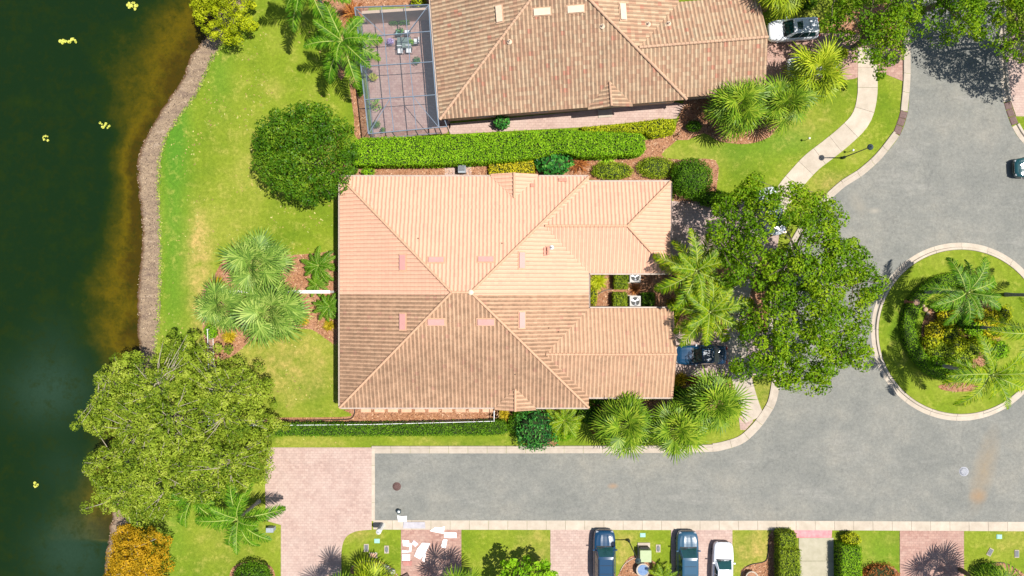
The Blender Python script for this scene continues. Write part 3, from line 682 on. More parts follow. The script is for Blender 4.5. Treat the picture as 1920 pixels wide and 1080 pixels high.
def tile_face(name, parent, poly, e0, up, h0, m, slope=0.34, p=0.345, c=0.335, grime=None, seed=0):
    """barrel tiles over one roof plane; poly in plan, e0 a point on the eave line, up the plan direction of the rise"""
    up = np.array(up, float); up /= np.hypot(*up); u = np.array([up[1], -up[0]])
    P = np.array(poly) - np.array(e0)
    s = P @ u; t = P @ up
    s0 = math.floor(s.min() / p) - 1; s1 = math.ceil(s.max() / p) + 1
    t0 = math.floor(t.min() / c + 0.01); t1 = math.ceil(t.max() / c)
    ncol = s1 - s0; npz = len(PROF_S)
    S_ = (np.arange(s0, s1)[:, None] + np.array(PROF_S)[None]).ravel() * p
    Z_ = np.tile(PROF_Z, ncol); T_ = np.tile(PROF_T, ncol); m_ = len(S_)
    rs = np.random.default_rng(seed + 11)
    V = []; TR = []; F = []; R = []
    for i in range(t0, t1):
        ta, tb = i * c, (i + 1) * c
        js = rs.normal(0, .006)
        lz = rs.uniform(-.006, .006, ncol).repeat(npz)
        for tt, lift in ((ta - (.012 if i > t0 else -.002), .016), (tb, .0)):
            xy = np.array(e0)[None] + (S_ + js)[:, None] * u[None] + tt * up[None]
            V.append(np.c_[xy, h0 + slope * tt + Z_ * (1.08 if lift else .92) + lift + lz * .5]); TR.append(T_)
        b0 = (i - t0) * 2 * m_
        k = np.arange(m_ - 1)
        F.append(np.stack([b0 + k, b0 + k + 1, b0 + m_ + k + 1, b0 + m_ + k], 1)); r_ = rs.random(ncol).repeat(npz)[:m_ - 1]; R.append(r_)
        if i > t0:
            F.append(np.stack([b0 - m_ + k, b0 - m_ + k + 1, b0 + k + 1, b0 + k], 1)); R.append(r_)
        else:                                                      # closed ends at the eave
            V.append(V[-2] * [1, 1, 0] + [0, 0, h0 - .02]); TR.append(T_); kk = b0 + 2 * m_
    # rebuild indices because the first course carries one extra row
    V = np.concatenate(V); TR = np.concatenate(TR)
    F2 = []
    for f in F: F2.append(np.where(f >= 2 * m_, f + m_, f))
    F2[0] = F[0]
    F = np.concatenate(F2); R = np.concatenate(R)
    k = np.arange(m_ - 1); F = np.concatenate([F, np.stack([2 * m_ + k, 2 * m_ + k + 1, k + 1, k], 1)]); R = np.r_[R, rs.random(m_ - 1)]
    # cull quads far outside before clipping
    C = V[F].mean(1); keep = np.ones(len(F), bool); n = len(poly)
    ar = sum(poly[i][0] * poly[(i + 1) % n][1] - poly[(i + 1) % n][0] * poly[i][1] for i in range(n)); sg = 1 if ar > 0 else -1
    for i in range(n):
        a = np.array(poly[i]); d = np.array(poly[(i + 1) % n]) - a; L = np.hypot(*d)
        if L < 1e-4: continue
        keep &= sg * (d[0] * (C[:, 1] - a[1]) - d[1] * (C[:, 0] - a[0])) / L > -0.6
    F = F[keep]; R = R[keep]; used = np.unique(F); mp = -np.ones(len(V), int); mp[used] = np.arange(len(used)); V = V[used]; TR = TR[used]; F = mp[F]
    G = np.array([grime(v[0], v[1]) if grime else 0.0 for v in V])
    me = mesh_np(name, V, F, [m], fattr={'rnd': R}, vattr={'trough': TR, 'grime': G}, smooth=False)
    clip_mesh(me, poly)
    o = link(name, me, parent); tag(o, kind='stuff')
    return o

def cap_row(parent, a, b, m, r=.105, name='ridge_cap_row'):
    """overlapping half-round cap tiles along a ridge or hip"""
    a, b = Vector(a), Vector(b); L = (b - a).length; n = max(1, round(L / .36)); q = (b - a).to_track_quat('X', 'Z')
    mb = MB(); ang = [math.radians(x) for x in (-8, 30, 65, 90, 115, 150, 188)]
    for i in range(n):
        p0 = a + (b - a) * (i / n); p1 = a + (b - a) * ((i + 1.12) / n if i < n - 1 else 1)
        V = [p0 + q @ Vector((0, r * 1.12 * math.cos(t), r * 1.0 * math.sin(t) + .035)) for t in ang] + [p1 + q @ Vector((0, r * .92 * math.cos(t), r * .85 * math.sin(t) + .02)) for t in ang]
        mb.add(V, [(k, k + 1, 8 + k, 7 + k) for k in range(6)] + [tuple(range(7))], 0)
    tag(mb.build(name, m, parent), kind='stuff')

def wall_box(parent, x0, y0, x1, y1, h=2.85, name='wall'):
    mb = MB(); mb.prism([(x0, y0), (x1, y0), (x1, y1), (x0, y1)], 0, h); return mb.build(name, MT['stucco'], parent)

def window(parent, x, y, z, w, h, axis, door=False):
    """axis: outward normal '+x','-x','+y','-y'"""
    ax = {'+x': (1, 0), '-x': (-1, 0), '+y': (0, 1), '-y': (0, -1)}[axis]; u = (-ax[1], ax[0])
    mb = MB()
    for s in (-1, 0, 1):
        mb.box((x + u[0] * s * w / 2, y + u[1] * s * w / 2, z), (.06 if u[0] else .09, .06 if u[1] else .09, h + .06))
    for s in (-1, 1): mb.box((x, y, z + s * h / 2), (w - .06 if u[0] else .08, w - .06 if u[1] else .08, .06))
    f = mb.build('sliding_door' if door else 'window', MT['white'], parent)
    for s in (-1, 1):
        g = MB(); g.box((x + u[0] * s * w / 4, y + u[1] * s * w / 4, z), (w / 2 - .07 if u[0] else .05, w / 2 - .07 if u[1] else .05, h - .07)); g.build('pane', MT['glass'], f)

def eave_trim(parent, pts, h0, gutters, closed=True, fm=None):
    """fascia board with a gutter on the listed edges"""
    n = len(pts)
    for i in range(n if closed else n - 1):
        a, b = Vector((*pts[i], 0)), Vector((*pts[(i + 1) % n], 0)); d = (b - a).normalized(); o = Vector((d.y, -d.x, 0))
        mb = MB(); mb.bar(a + Vector((0, 0, h0 - .12)) - o * .03 + d * .03, b + Vector((0, 0, h0 - .12)) - o * .03 - d * .03, .04, .2)
        mb.build('fascia_board', fm or MT['fascia'], parent)
        if i in gutters:
            mb = MB(); p, q = a + Vector((0, 0, h0 - .06)), b + Vector((0, 0, h0 - .06))
            mb.bar(p + o * .02, q + o * .02, .012, .12); mb.bar(p + o * .13, q + o * .13, .014, .12); mb.bar(p + o * .075 - Vector((0, 0, .055)), q + o * .075 - Vector((0, 0, .055)), .10, .012)
            mb.build('gutter', MT['gutter'], parent)

def slopebox(parent, name, x, y, z, w, d, h, up, slope, m, extra=None):
    """low box lying on a roof slope, w along the eave, d up the slope"""
    th = math.atan(slope); upv = Vector((up[0] * math.cos(th), up[1] * math.cos(th), math.sin(th))); n = Vector((-up[0] * math.sin(th), -up[1] * math.sin(th), math.cos(th))); u = upv.cross(n)
    M = Matrix((u, upv, n)).transposed()
    mb = MB(); mb.box(Vector((x, y, z)) + n * (h / 2 + .06), (w, d, h), M=M)
    mb.box(Vector((x, y, z)) + n * (h + .075), (w + .05, d + .05, .025), M=M)
    mb.box(Vector((x, y, z)) + n * .075, (w + .28, d + .22, .03), M=M, mi=1)
    o = mb.build(name, [m, MT['cap_clean'] if m is MT['pink_vent'] else MT['cap_blend']], parent)
    s = MB(); s.box(Vector((x, y, z)) + n * (h / 2 + .06) - u * (w / 2 + .012), (.02, d * .8, h * .7), M=M); s.build('vent_slot', MT['black'], o)
    return o

SL = 0.34; H0 = 2.9
# ---- the pink-roofed duplex in the middle
HM = empty('duplex_house', (-4.0, -.4, 0), 'pink tile roofed duplex in the middle, north half washed and south half streaked dark', 'house')
off = Vector((-4.0, -.4, 0))
def Lc(p): return (p[0] + 4.0, p[1] + .4) if len(p) == 2 else (p[0] + 4.0, p[1] + .4, p[2])
def Lp(P): return [Lc(p) for p in P]
x0, x1, yb, yt = -15.39, 6.86, -10.68, 9.96
hd = (yt - yb) / 2; ry = (yt + yb) / 2; rx0, rx1 = x0 + hd, x1 - hd; hr = H0 + SL * hd; ys_ = -.57
def grime_mid(x, y):
    X, Y = x - 4.0, y - .4
    g = 0.05
    dl = X - x0
    if Y < ys_:
        g += 0.42 * math.exp(-dl / 3.2) + 0.46 * math.exp(-((Y + 7.6) / 2.4) ** 2) * (1 if X < 7 else .4) + (.20 if X < 6.9 else -.12)
        if X > -1 and Y > -4.5: g -= .05
        if -4.3 < Y: g -= .04
    return g
tile_face('clean_roof_tiles', HM, Lp([(x0, yt), (x1, yt), (rx1, ry), (rx0, ry)]), Lc((x0, yt)), (0, -1), H0, MT['tile_clean'], seed=1)
tile_face('clean_roof_tiles', HM, Lp([(x0, yt), (rx0, ry), (rx0 - .21, ys_), (x0, ys_)]), Lc((x0, 0)), (1, 0), H0, MT['tile_clean'], seed=2)
tile_face('stained_roof_tiles', HM, Lp([(x0, ys_), (rx0 - .21, ys_), (x0, yb)]), Lc((x0, 0)), (1, 0), H0, MT['tile_dirty'], grime=grime_mid, seed=3)
tile_face('stained_roof_tiles', HM, Lp([(x0, yb), (x1, yb), (rx1, ry), (rx0, ry)]), Lc((x0, yb)), (0, 1), H0, MT['tile_dirty'], grime=grime_mid, seed=4)
tile_face('clean_roof_tiles', HM, Lp([(x1, yt), (x1, ys_), (rx1 + .21, ys_), (rx1, ry)]), Lc((x1, 0)), (-1, 0), H0, MT['tile_clean'], seed=5)
tile_face('stained_roof_tiles', HM, Lp([(x1, yb), (x1, ys_), (rx1 + .21, ys_)]), Lc((x1, 0)), (-1, 0), H0, MT['tile_dirty'], grime=grime_mid, seed=6)
# wings
wx1, wyt, wyb = 14.15, 9.50, 1.33; wr = (wyt + wyb) / 2; wh = (wyt - wyb) / 2; wz = H0 + SL * wh; wi = x1 - wh
tile_face('wing_roof_tiles', HM, Lp([(x1, wyt), (wx1, wyt), (wx1 - wh, wr), (wi, wr)]), Lc((x1, wyt)), (0, -1), H0, MT['tile_clean'], seed=7)
tile_face('wing_roof_tiles', HM, Lp([(x1, wyb), (wx1, wyb), (wx1 - wh, wr), (wi, wr)]), Lc((x1, wyb)), (0, 1), H0, MT['tile_clean'], seed=8)
tile_face('wing_roof_tiles', HM, Lp([(wx1, wyt), (wx1, wyb), (wx1 - wh, wr)]), Lc((wx1, 0)), (-1, 0), H0, MT['tile_clean'], seed=9)
vx1, vyt, vyb = 14.39, -1.81, -9.77; vr = (vyt + vyb) / 2; vh = (vyt - vyb) / 2; vz = H0 + SL * vh; vi = x1 - vh
tile_face('wing_roof_tiles', HM, Lp([(x1, vyt), (vx1, vyt), (vx1, vr), (vi, vr)]), Lc((x1, vyt)), (0, -1), H0, MT['tile_dirty'], grime=lambda x, y: -.10, seed=10)
tile_face('wing_roof_tiles', HM, Lp([(x1, vyb), (vx1, vyb), (vx1, vr), (vi, vr)]), Lc((x1, vyb)), (0, 1), H0, MT['tile_dirty'], grime=lambda x, y: .10 - .02 * max(0, x - 11), seed=11)
# small eave gables
def gable(parent, L, xc, ye, hw, sgn, m, h0=H0, over=.22, seed=0, cap=None, gr=None):
    """gable on an eave, ridge running sgn * y into the roof"""
    a = ye - sgn * over
    tile_face('gable_tiles', parent, [L((xc - hw, a)), L((xc, a)), L((xc, ye + sgn * hw)), L((xc - hw, ye))], L((xc - hw, ye)), (1, 0), h0 + .02, m, seed=seed, grime=gr)
    tile_face('gable_tiles', parent, [L((xc + hw, a)), L((xc, a)), L((xc, ye + sgn * hw)), L((xc + hw, ye))], L((xc + hw, ye)), (-1, 0), h0 + .02, m, seed=seed + 1, grime=gr)
    z = h0 + SL * hw + .06
    cap_row(parent, (*L((xc, a)), z), (*L((xc, ye + sgn * (hw - .1))), z), cap or MT['cap_clean'])
    mb = MB(); p = [(*L((xc - hw, a + sgn * .06)), h0 - .1), (*L((xc + hw, a + sgn * .06)), h0 - .1), (*L((xc + hw, a + sgn * .06)), h0 + .02), (*L((xc, a + sgn * .06)), h0 + SL * hw), (*L((xc - hw, a + sgn * .06)), h0 + .02)]
    q = [(x, y + sgn * .1, zz) for x, y, zz in p]
    mb.add(p + q, [(0, 1, 2, 3, 4), (9, 8, 7, 6, 5)] + [(i, (i + 1) % 5, 5 + (i + 1) % 5, 5 + i) for i in range(5)])
    mb.build('gable_end', MT['stucco'], parent)
gable(HM, Lc, (964 - 960) * .04766, yt, 2.1, -1, MT['tile_clean'], seed=20)
gable(HM, Lc, (966 - 960) * .04766, yb, 1.85, 1, MT['tile_dirty'], seed=24, gr=lambda x, y: .05)
def z3(p, z): return (*Lc(p), z + .05)
for a, b in [((x0, yt, H0), (rx0, ry, hr)), ((x0, yb, H0), (rx0, ry, hr)), ((x1, yt, H0), (rx1, ry, hr)), ((x1, yb, H0), (rx1, ry, hr)), ((rx0, ry, hr), (rx1, ry, hr)),
             ((wx1, wyt, H0), (wx1 - wh, wr, wz)), ((wx1, wyb, H0), (wx1 - wh, wr, wz)), ((wi + .1, wr, wz), (wx1 - wh, wr, wz)), ((vi + .1, vr, vz), (vx1, vr, vz))]:
    cap_row(HM, z3(a[:2], a[2]), z3(b[:2], b[2]), MT['cap_clean'])
eave_trim(HM, Lp([(x0, yt), (x0, yb), (x1, yb)]), H0, {0, 1}, closed=False)
eave_trim(HM, Lp([(x1, yt), (x0, yt)]), H0, {0}, closed=False)
eave_trim(HM, Lp([(x1, wyt), (wx1, wyt), (wx1, wyb), (x1, wyb)][::-1]), H0, {0, 1, 2}, closed=False)
eave_trim(HM, Lp([(x1, vyt), (vx1, vyt)][::-1]), H0, {0}, closed=False)
eave_trim(HM, Lp([(x1, vyb), (vx1, vyb)]), H0, {0}, closed=False)
eave_trim(HM, Lp([(x1, vyt), (x1, wyb)]), H0, {0}, closed=False)
mb = MB(); ov = .5
for (a, b_, c_, d_) in [(x0, yb, x1, yt), (x1, wyb, wx1, wyt), (x1, vyb, vx1, vyt)]:
    mb.prism(Lp([(a + .02, b_ + .02), (c_ - .02, b_ + .02), (c_ - .02, d_ - .02), (a + .02, d_ - .02)]), H0 - .2, H0 - .17)
mb.build('soffit', MT['soffit'], HM)
wall_box(HM, *Lc((x0 + ov, yb + ov)), *Lc((x1 - ov, yt - ov)), h=2.72)
wall_box(HM, *Lc((x1 - ov, wyb + ov)), *Lc((wx1 - ov, wyt - ov)), h=2.71)
wall_box(HM, *Lc((x1 - ov, vyb + ov)), *Lc((vx1 - ov, vyt - ov)), h=2.70)
mb = MB(); a_ = Lc((vx1 - .5, vyb + .5)); b_ = Lc((vx1 - .5, vyt - .5)); mid = Lc((vx1 - .5, vr))
mb.add([(*a_, 2.7), (*b_, 2.7), (*mid, H0 + SL * (vh - .05) - .1), (a_[0] - .1, a_[1], 2.7), (b_[0] - .1, b_[1], 2.7), (mid[0] - .1, mid[1], H0 + SL * (vh - .05) - .1)], [(0, 1, 2), (5, 4, 3), (0, 2, 5, 3), (1, 4, 5, 2), (0, 3, 4, 1)])
mb.build('gable_wall', MT['stucco'], HM)
for yy in (6.5, 3.0, -3.5, -7.5): window(HM, *Lc((x0 + ov - .03, yy)), 1.15, 2.0, 2.1, '-x', True)
for xx in (-12, -7, -2.5): window(HM, *Lc((xx, yb + ov - .03)), 1.5, 1.5, 1.2, '-y'); window(HM, *Lc((xx, yt - ov + .03)), 1.5, 1.5, 1.2, '+y')
for yy, xx in ((wr, wx1), (vr, vx1)):
    g = MB(); g.box((*Lc((xx - ov + .04, yy)), 1.1), (.08, 4.9, 2.2)); gd = g.build('garage_door', MT['white'], HM)
    for k in range(4):
        for s in range(4):
            q = MB(); q.box((Lc((xx - ov + .09, yy))[0], Lc((0, yy))[1] - 1.83 + 1.22 * s, .3 + .52 * k), (.03, 1.0, .38)); q.build('door_panel', MT['white'], gd)
def roof_mid(x, y): return H0 + SL * min(x - x0, x1 - x, y - yb, yt - y)
def on_roof(px, py, fn):
    h = 4.5
    for _ in range(12): x, y, _z = W(px, py, h); h = fn(x, y)
    x, y, _z = W(px, py, h); return x, y, h
for px, py, w_, d_, up in [(756, 492, 1.25, .5, (1, 0)), (756, 603, 1.3, .5, (1, 0)), (818, 488, 1.25, .42, (0, -1)), (911, 487, 1.25, .42, (0, -1)), (818, 603, 1.35, .5, (0, 1)), (911, 603, 1.35, .5, (0, 1)), (978, 488, 1.3, .45, (-1, 0)), (978, 600, 1.3, .45, (-1, 0))]:
    x, y, z = on_roof(px, py, roof_mid)
    slopebox(HM, 'roof_vent', *Lc((x, y)), z, w_, d_, .10, up, SL, MT['pink_vent'])
x, y, z = on_roof(1034, 464, roof_mid)
mb = MB(); mb.lathe([(.2, .02), (.2, .09), (.09, .1), (.08, .32)], (*Lc((x, y)), z + .03), 14); mb.lathe([(.055, .322), (.055, .33)], (*Lc((x, y)), z + .03), 12, mi=1); mb.build('vent_pipe', [MT['white'], MT['black']], HM)
for px, py, w_ in ((1022, 472, .26), (1026, 470, .2), (1055, 338, .5), (998, 348, .3)):
    fn = roof_mid; x, y, z = on_roof(px, py, fn)
    up = (-1, 0) if px in (1022, 1026) else (0, -1)
    th = math.atan(SL); upv = Vector((up[0] * math.cos(th), up[1] * math.cos(th), math.sin(th))); nn_ = Vector((-up[0] * math.sin(th), -up[1] * math.sin(th), math.cos(th))); M = Matrix((upv.cross(nn_), upv, nn_)).transposed()
    mb = MB()
    if up == (-1, 0): mb.box(Vector((*Lc((x, y)), z)) + nn_ * .09, (.75, .34, .05), M=M)
    else: mb.box(Vector((*Lc((x, y)), z)) + nn_ * .09, (.33 if w_ < .4 else .75, .33, .05), M=M)
    mb.build('replaced_tile', mat('fresh_red_tile', (0.46, 0.20, 0.14), (0.5, 0.24, 0.17), 3), HM)
mb = MB(); mb.lathe([(.26, 0), (.22, .1), (.05, .16)], (*Lc((rx1, ry)), hr + .05), 8); mb.build('ridge_end_cap', mat('cream_mortar', (0.66, 0.56, 0.42), (.6, .5, .38), 5), HM)
for px, py in ((785, 447), (942, 456), (1048, 622), (1078, 622), (967, 702), (1030, 615)):
    x, y, z = on_roof(px, py, roof_mid); mb = MB(); mb.lathe([(.05, 0), (.045, .2)], (*Lc((x, y)), z + .05), 8); mb.build('vent_pipe', MT['fascia'], HM)
for px, py in ((1001, 361),):
    pass
# downspout elbows at the eaves
for px, py in ((917, 331), (1010, 330), (1103, 345), (936, 768)):
    x, y, z = W(px, py, 2.7); mb = MB(); mb.box((*Lc((x, y)), 1.4), (.09, .09, 2.8)); mb.build('downspout', MT['fascia'], HM)

# ---- the upper house
ang = math.radians(4.6)
HU = empty('blended_tile_house', (-6.43, 15.06, 0), 'mottled tan and red tiled house across the hedge at the top', 'house', rz=ang)
Id = lambda p: tuple(p)
U = 22.1; D = 26.0; uh = U / 2; uz = H0 + SL * uh
gr = lambda x, y: 0.0 + .10 * math.exp(-x / 4)
tile_face('roof_tiles', HU, [(0, 0), (U, 0), (uh, uh)], (0, 0), (0, 1), H0, MT['tile_blend'], grime=lambda x, y: .12, p=.36, c=.345, seed=31)
tile_face('roof_tiles', HU, [(0, 0), (uh, uh), (uh, D - uh), (0, D)], (0, 0), (1, 0), H0, MT['tile_blend'], grime=gr, p=.36, c=.345, seed=32)
tile_face('roof_tiles', HU, [(U, 0), (uh, uh), (uh, D - uh), (U, D)], (U, 0), (-1, 0), H0, MT['tile_blend'], grime=lambda x, y: -.2, p=.36, c=.345, seed=33)
tile_face('roof_tiles', HU, [(0, D), (U, D), (uh, D - uh)], (0, D), (0, -1), H0, MT['tile_blend'], p=.36, c=.345, seed=34)
q0, q1 = .21, 8.75; qr = (q0 + q1) / 2; qh = (q1 - q0) / 2; qz = H0 + SL * qh; QX = 29.2
tile_face('wing_roof_tiles', HU, [(U, q0), (QX, q0), (QX, qr), (U - qh, qr)], (U, q0), (0, 1), H0, MT['tile_blend'], grime=lambda x, y: -.05, p=.36, c=.345, seed=35)
tile_face('wing_roof_tiles', HU, [(U, q1), (QX, q1), (QX, qr), (U - qh, qr)], (U, q1), (0, -1), H0, MT['tile_blend'], grime=lambda x, y: -.15, p=.36, c=.345, seed=36)
gable(HU, Id, 15.25, 0, 2.0, 1, MT['tile_blend'], seed=40, cap=MT['cap_blend'])
for a, b in [((0, 0, H0), (uh, uh, uz)), ((U, 0, H0), (uh, uh, uz)), ((uh, uh, uz), (uh, D - uh, uz)), ((0, D, H0), (uh, D - uh, uz)), ((U, D, H0), (uh, D - uh, uz)), ((U - qh + .1, qr, qz), (QX, qr, qz))]:
    cap_row(HU, (a[0], a[1], a[2] + .05), (b[0], b[1], b[2] + .05), MT['cap_blend'], r=.125)
eave_trim(HU, [(0, D), (0, 0), (U, 0)], H0, {0}, closed=False)
eave_trim(HU, [(U, q0), (QX, q0)], H0, set(), closed=False)
eave_trim(HU, [(QX, q1), (U, q1)], H0, set(), closed=False)
mb = MB()
for a, b_, c_, d_ in ((0, 0, U, D), (U, q0, QX, q1)): mb.prism([(a + .02, b_ + .02), (c_ - .02, b_ + .02), (c_ - .02, d_ - .02), (a + .02, d_ - .02)], H0 - .22, H0 - .19)
mb.build('soffit', MT['soffit'], HU)
wall_box(HU, .5, .5, U - .5, D - .5, 2.68); wall_box(HU, U - .5, q0 + .5, QX - .5, q1 - .5, 2.67)
mb = MB(); mb.add([(QX - .5, q0 + .5, 2.67), (QX - .5, q1 - .5, 2.67), (QX - .5, qr, qz - .15), (QX - .6, q0 + .5, 2.67), (QX - .6, q1 - .5, 2.67), (QX - .6, qr, qz - .15)], [(0, 1, 2), (5, 4, 3), (0, 2, 5, 3), (1, 4, 5, 2)]); mb.build('gable_wall', MT['stucco'], HU)
for xx in (4, 9, 20): window(HU, xx, .47, 1.5, 1.5, 1.2, '-y')
mb = MB(); mb.box((15.2, .44, 1.05), (1.0, .08, 2.1)); fd = mb.build('front_door', MT['fascia'], HU)
mb = MB(); mb.box((15.2, .1, .06), (1.3, .8, .12)); mb.build('door_step', MT['concrete'], HU)
for yy in (3, 7): window(HU, .47, yy, 1.15, 2.2, 2.1, '-x', True)
mb = MB(); mb.box((QX - .46, qr, 1.1), (.08, 4.9, 2.2)); mb.build('garage_door', MT['white'], HU)
co, si = math.cos(ang), math.sin(ang)
def toU(x, y): X, Y = x + 6.43, y - 15.06; return X * co + Y * si, -X * si + Y * co
def roof_up(x, y):
    a, b = toU(x, y); main = H0 + SL * min(a, U - a, b, D - b)
    return max(main, (H0 + SL * min(b - q0, q1 - b)) if a > 14 and q0 < b < q1 else 0)
for px, py, w_, d_, up in [(937, 27, 1.35, .5, (1, 0)), (1016, 22, 1.35, .5, (0, 1)), (1079, 17, 1.35, .5, (0, 1)), (1167, 23, 1.35, .5, (-1, 0))]:
    x, y, z = on_roof(px, py, roof_up); a, b_ = toU(x, y); slopebox(HU, 'roof_vent', a, b_, z, w_, d_, .12, up, SL, MT['cream_vent'])
for px, py in ((955, 79), (1129, 50), (1215, 46), (1253, 45)):
    x, y, z = on_roof(px, py, roof_up); a, b_ = toU(x, y); mb = MB()
    mb.lathe([(.24, .0), (.22, .08), (.1, .1), (.09, .3)], (a, b_, z + .04), 12); mb.lathe([(.06, .302), (.06, .31)], (a, b_, z + .04), 10, mi=1); mb.build('vent_pipe', [MT['cream_vent'], MT['black']], HU)

# ---- patio enclosure
m, n, l, b = nt('insect_screen')
tr_ = n.new('ShaderNodeBsdfTransparent'); tr_.inputs[0].default_value = (0.93, 0.96, 1.0, 1)
mx = n.new('ShaderNodeMixShader'); mx.inputs[0].default_value = 0.17
b.inputs['Base Color'].default_value = (0.16, 0.19, 0.23, 1); b.inputs['Roughness'].default_value = 0.7
l.new(tr_.outputs[0], mx.inputs[1]); l.new(b.outputs[0], mx.inputs[2]); l.new(mx.outputs[0], n['Material Output'].inputs[0])
MT['screen'] = m
CG = empty('patio_enclosure', W(750, 140), 'grey aluminium screened patio cage against the upper house', 'enclosure')
cg0 = Vector(W(750, 140))
hc = 3.0
Lpx = [(665, 14), (673, 70), (677, 125), (684, 187), (691, 251)]
Rpx = [(804, 9), (807, 59), (812, 116), (817, 178), (823, 239)]
def cgp(px, py, h=hc): return Vector(W(px, py, h)) - cg0
def xat(i, f): return cgp(Lpx[i][0] + (Rpx[i][0] - Lpx[i][0]) * f, Lpx[i][1] + (Rpx[i][1] - Lpx[i][1]) * f)
def beam(a, b_, w=.07, h=.12, name='beam'): mb = MB(); mb.bar(a, b_, w, h); mb.build(name, MT['frame_grey'], CG)
fr = [0, .36, .68, 1]
for i in range(5): beam(xat(i, 0), xat(i, 1), .06, .14, 'cross_beam')
for j, f in enumerate(fr):
    for i in range(4): beam(xat(i, f), xat(i + 1, f), .055 if 0 < j < 3 else .09, .1, 'side_beam' if j in (0, 3) else 'purlin')
for i in range(5):
    for f in ((0, 1) if i < 4 else (0, .33, .66, 1)):
        p = xat(i, f); beam(p, Vector((p.x, p.y, 0)), .07, .07, 'post')
beam(xat(4, 0), xat(3, .36), .05, .05, 'brace'); beam(xat(4, 1), xat(3, .68), .05, .05, 'brace'); beam(xat(0, 1), xat(1, .68), .05, .05, 'brace'); beam(xat(0, 0), xat(1, .36), .05, .05, 'brace')
beam(xat(4, 1), cgp(838, 237), .06, .12, 'cross_beam'); p = cgp(838, 237); beam(p, Vector((p.x, p.y, 0)), .07, .07, 'post'); beam(cgp(838, 237), cgp(834, 226), .06, .12, 'cross_beam')
for i in range(4):
    for j in range(3):
        a, b_, c_, d_ = xat(i, fr[j]), xat(i, fr[j + 1]), xat(i + 1, fr[j + 1]), xat(i + 1, fr[j])
        mb = MB(); mb.add([a, b_, c_, d_], [(0, 1, 2, 3)]); mb.build('roof_screen', MT['screen'], CG)
    for f in (0, 1):
        a, b_ = xat(i, f), xat(i + 1, f); mb = MB(); mb.add([a, b_, (b_.x, b_.y, .08), (a.x, a.y, .08)], [(0, 1, 2, 3)])
        if f == 0: mb.build('wall_screen', MT['screen'], CG)
        mid_a, mid_b = Vector((a.x, a.y, 1.0)), Vector((b_.x, b_.y, 1.0))
        if f == 0: beam(mid_a, mid_b, .05, .05, 'chair_rail')
for j in range(3):
    a, b_ = xat(4, fr[j]), xat(4, fr[j + 1]); mb = MB(); mb.add([a, b_, (b_.x, b_.y, .08), (a.x, a.y, .08)], [(0, 1, 2, 3)]); mb.build('wall_screen', MT['screen'], CG)
    beam(Vector((a.x, a.y, 1.0)), Vector((b_.x, b_.y, 1.0)), .05, .05, 'chair_rail')
fl = MB(); P = [xat(0, 0), xat(0, 1), xat(4, 1), xat(4, 0)]
tag(sheet('patio_floor', 'red and pink paver patio inside the screened cage', [(678, 34), (815, 26), (845, 238), (838, 250), (701, 264)], .034, MT['paver_red']), kind='structure')
PW = empty('patio_wall', W(750, 42), 'peach stucco privacy wall at the top end of the screened patio', 'wall')
mb = MB(); a = Vector(W(690, 44)) - Vector(W(750, 42)); b_ = Vector(W(828, 35)) - Vector(W(750, 42)); mb.bar(a + Vector((0, 0, 1.2)), b_ + Vector((0, 0, 1.2)), .18, 2.4); mb.build('wall_body', MT['stucco'], PW)
mb = MB(); mb.bar(a + Vector((0, 0, 2.44)), b_ + Vector((0, 0, 2.44)), .26, .08); mb.build('wall_cap', MT['stucco'], PW)
# ------------------------------------------------------------------ foliage
def leaf_quads(P, N, size, rs, aspect=0.55, jitter=0.7, spread=0.35):
    """one pointed leaf (rhombus) per point P with rough facing N"""
    n = len(P)
    Nn = N + rs.normal(0, jitter, (n, 3)); Nn /= np.linalg.norm(Nn, axis=1)[:, None] + 1e-9
    A = np.cross(Nn, rs.normal(0, 1, (n, 3))); A /= np.linalg.norm(A, axis=1)[:, None] + 1e-9
    B = np.cross(Nn, A)
    s = (size * (1 + rs.uniform(-spread, spread, n)))[:, None]
    w = s * aspect
    q = np.stack([P - A * s * .5, P + B * w * .5 - A * s * .05 + Nn * s * .06, P + A * s * .5, P - B * w * .5 - A * s * .05 + Nn * s * .06], 1)
    return q.reshape(-1, 3), np.arange(4 * n).reshape(-1, 4)

def clump_leaves(C, R, per, size, rs, aspect=.55, up=.25, flat=.8, jitter=.42, lo=-.35):
    """leaves on the outside of small clumps centred on C"""
    k = len(C) * per
    d = rs.normal(0, 1, (k * 2, 3)); d /= np.linalg.norm(d, axis=1)[:, None]; d = d[d[:, 2] > lo][:k]
    while len(d) < k: d = np.concatenate([d, d[:k - len(d)]])
    ci = np.repeat(np.arange(len(C)), per)
    r = R[ci] * rs.uniform(.45, 1.08, k) ** .7
    P = C[ci] + d * r[:, None] * np.array([1, 1, flat])
    q, f = leaf_quads(P, d + [0, 0, up], np.full(k, size) * rs.uniform(.7, 1.25, k), rs, aspect, jitter)
    cr = rs.random(len(C))
    return q, f, np.clip(rs.random(k) * .5 + cr[ci] * .5, 0, 1)

def shift(q, o): return q - np.array(o)[None]

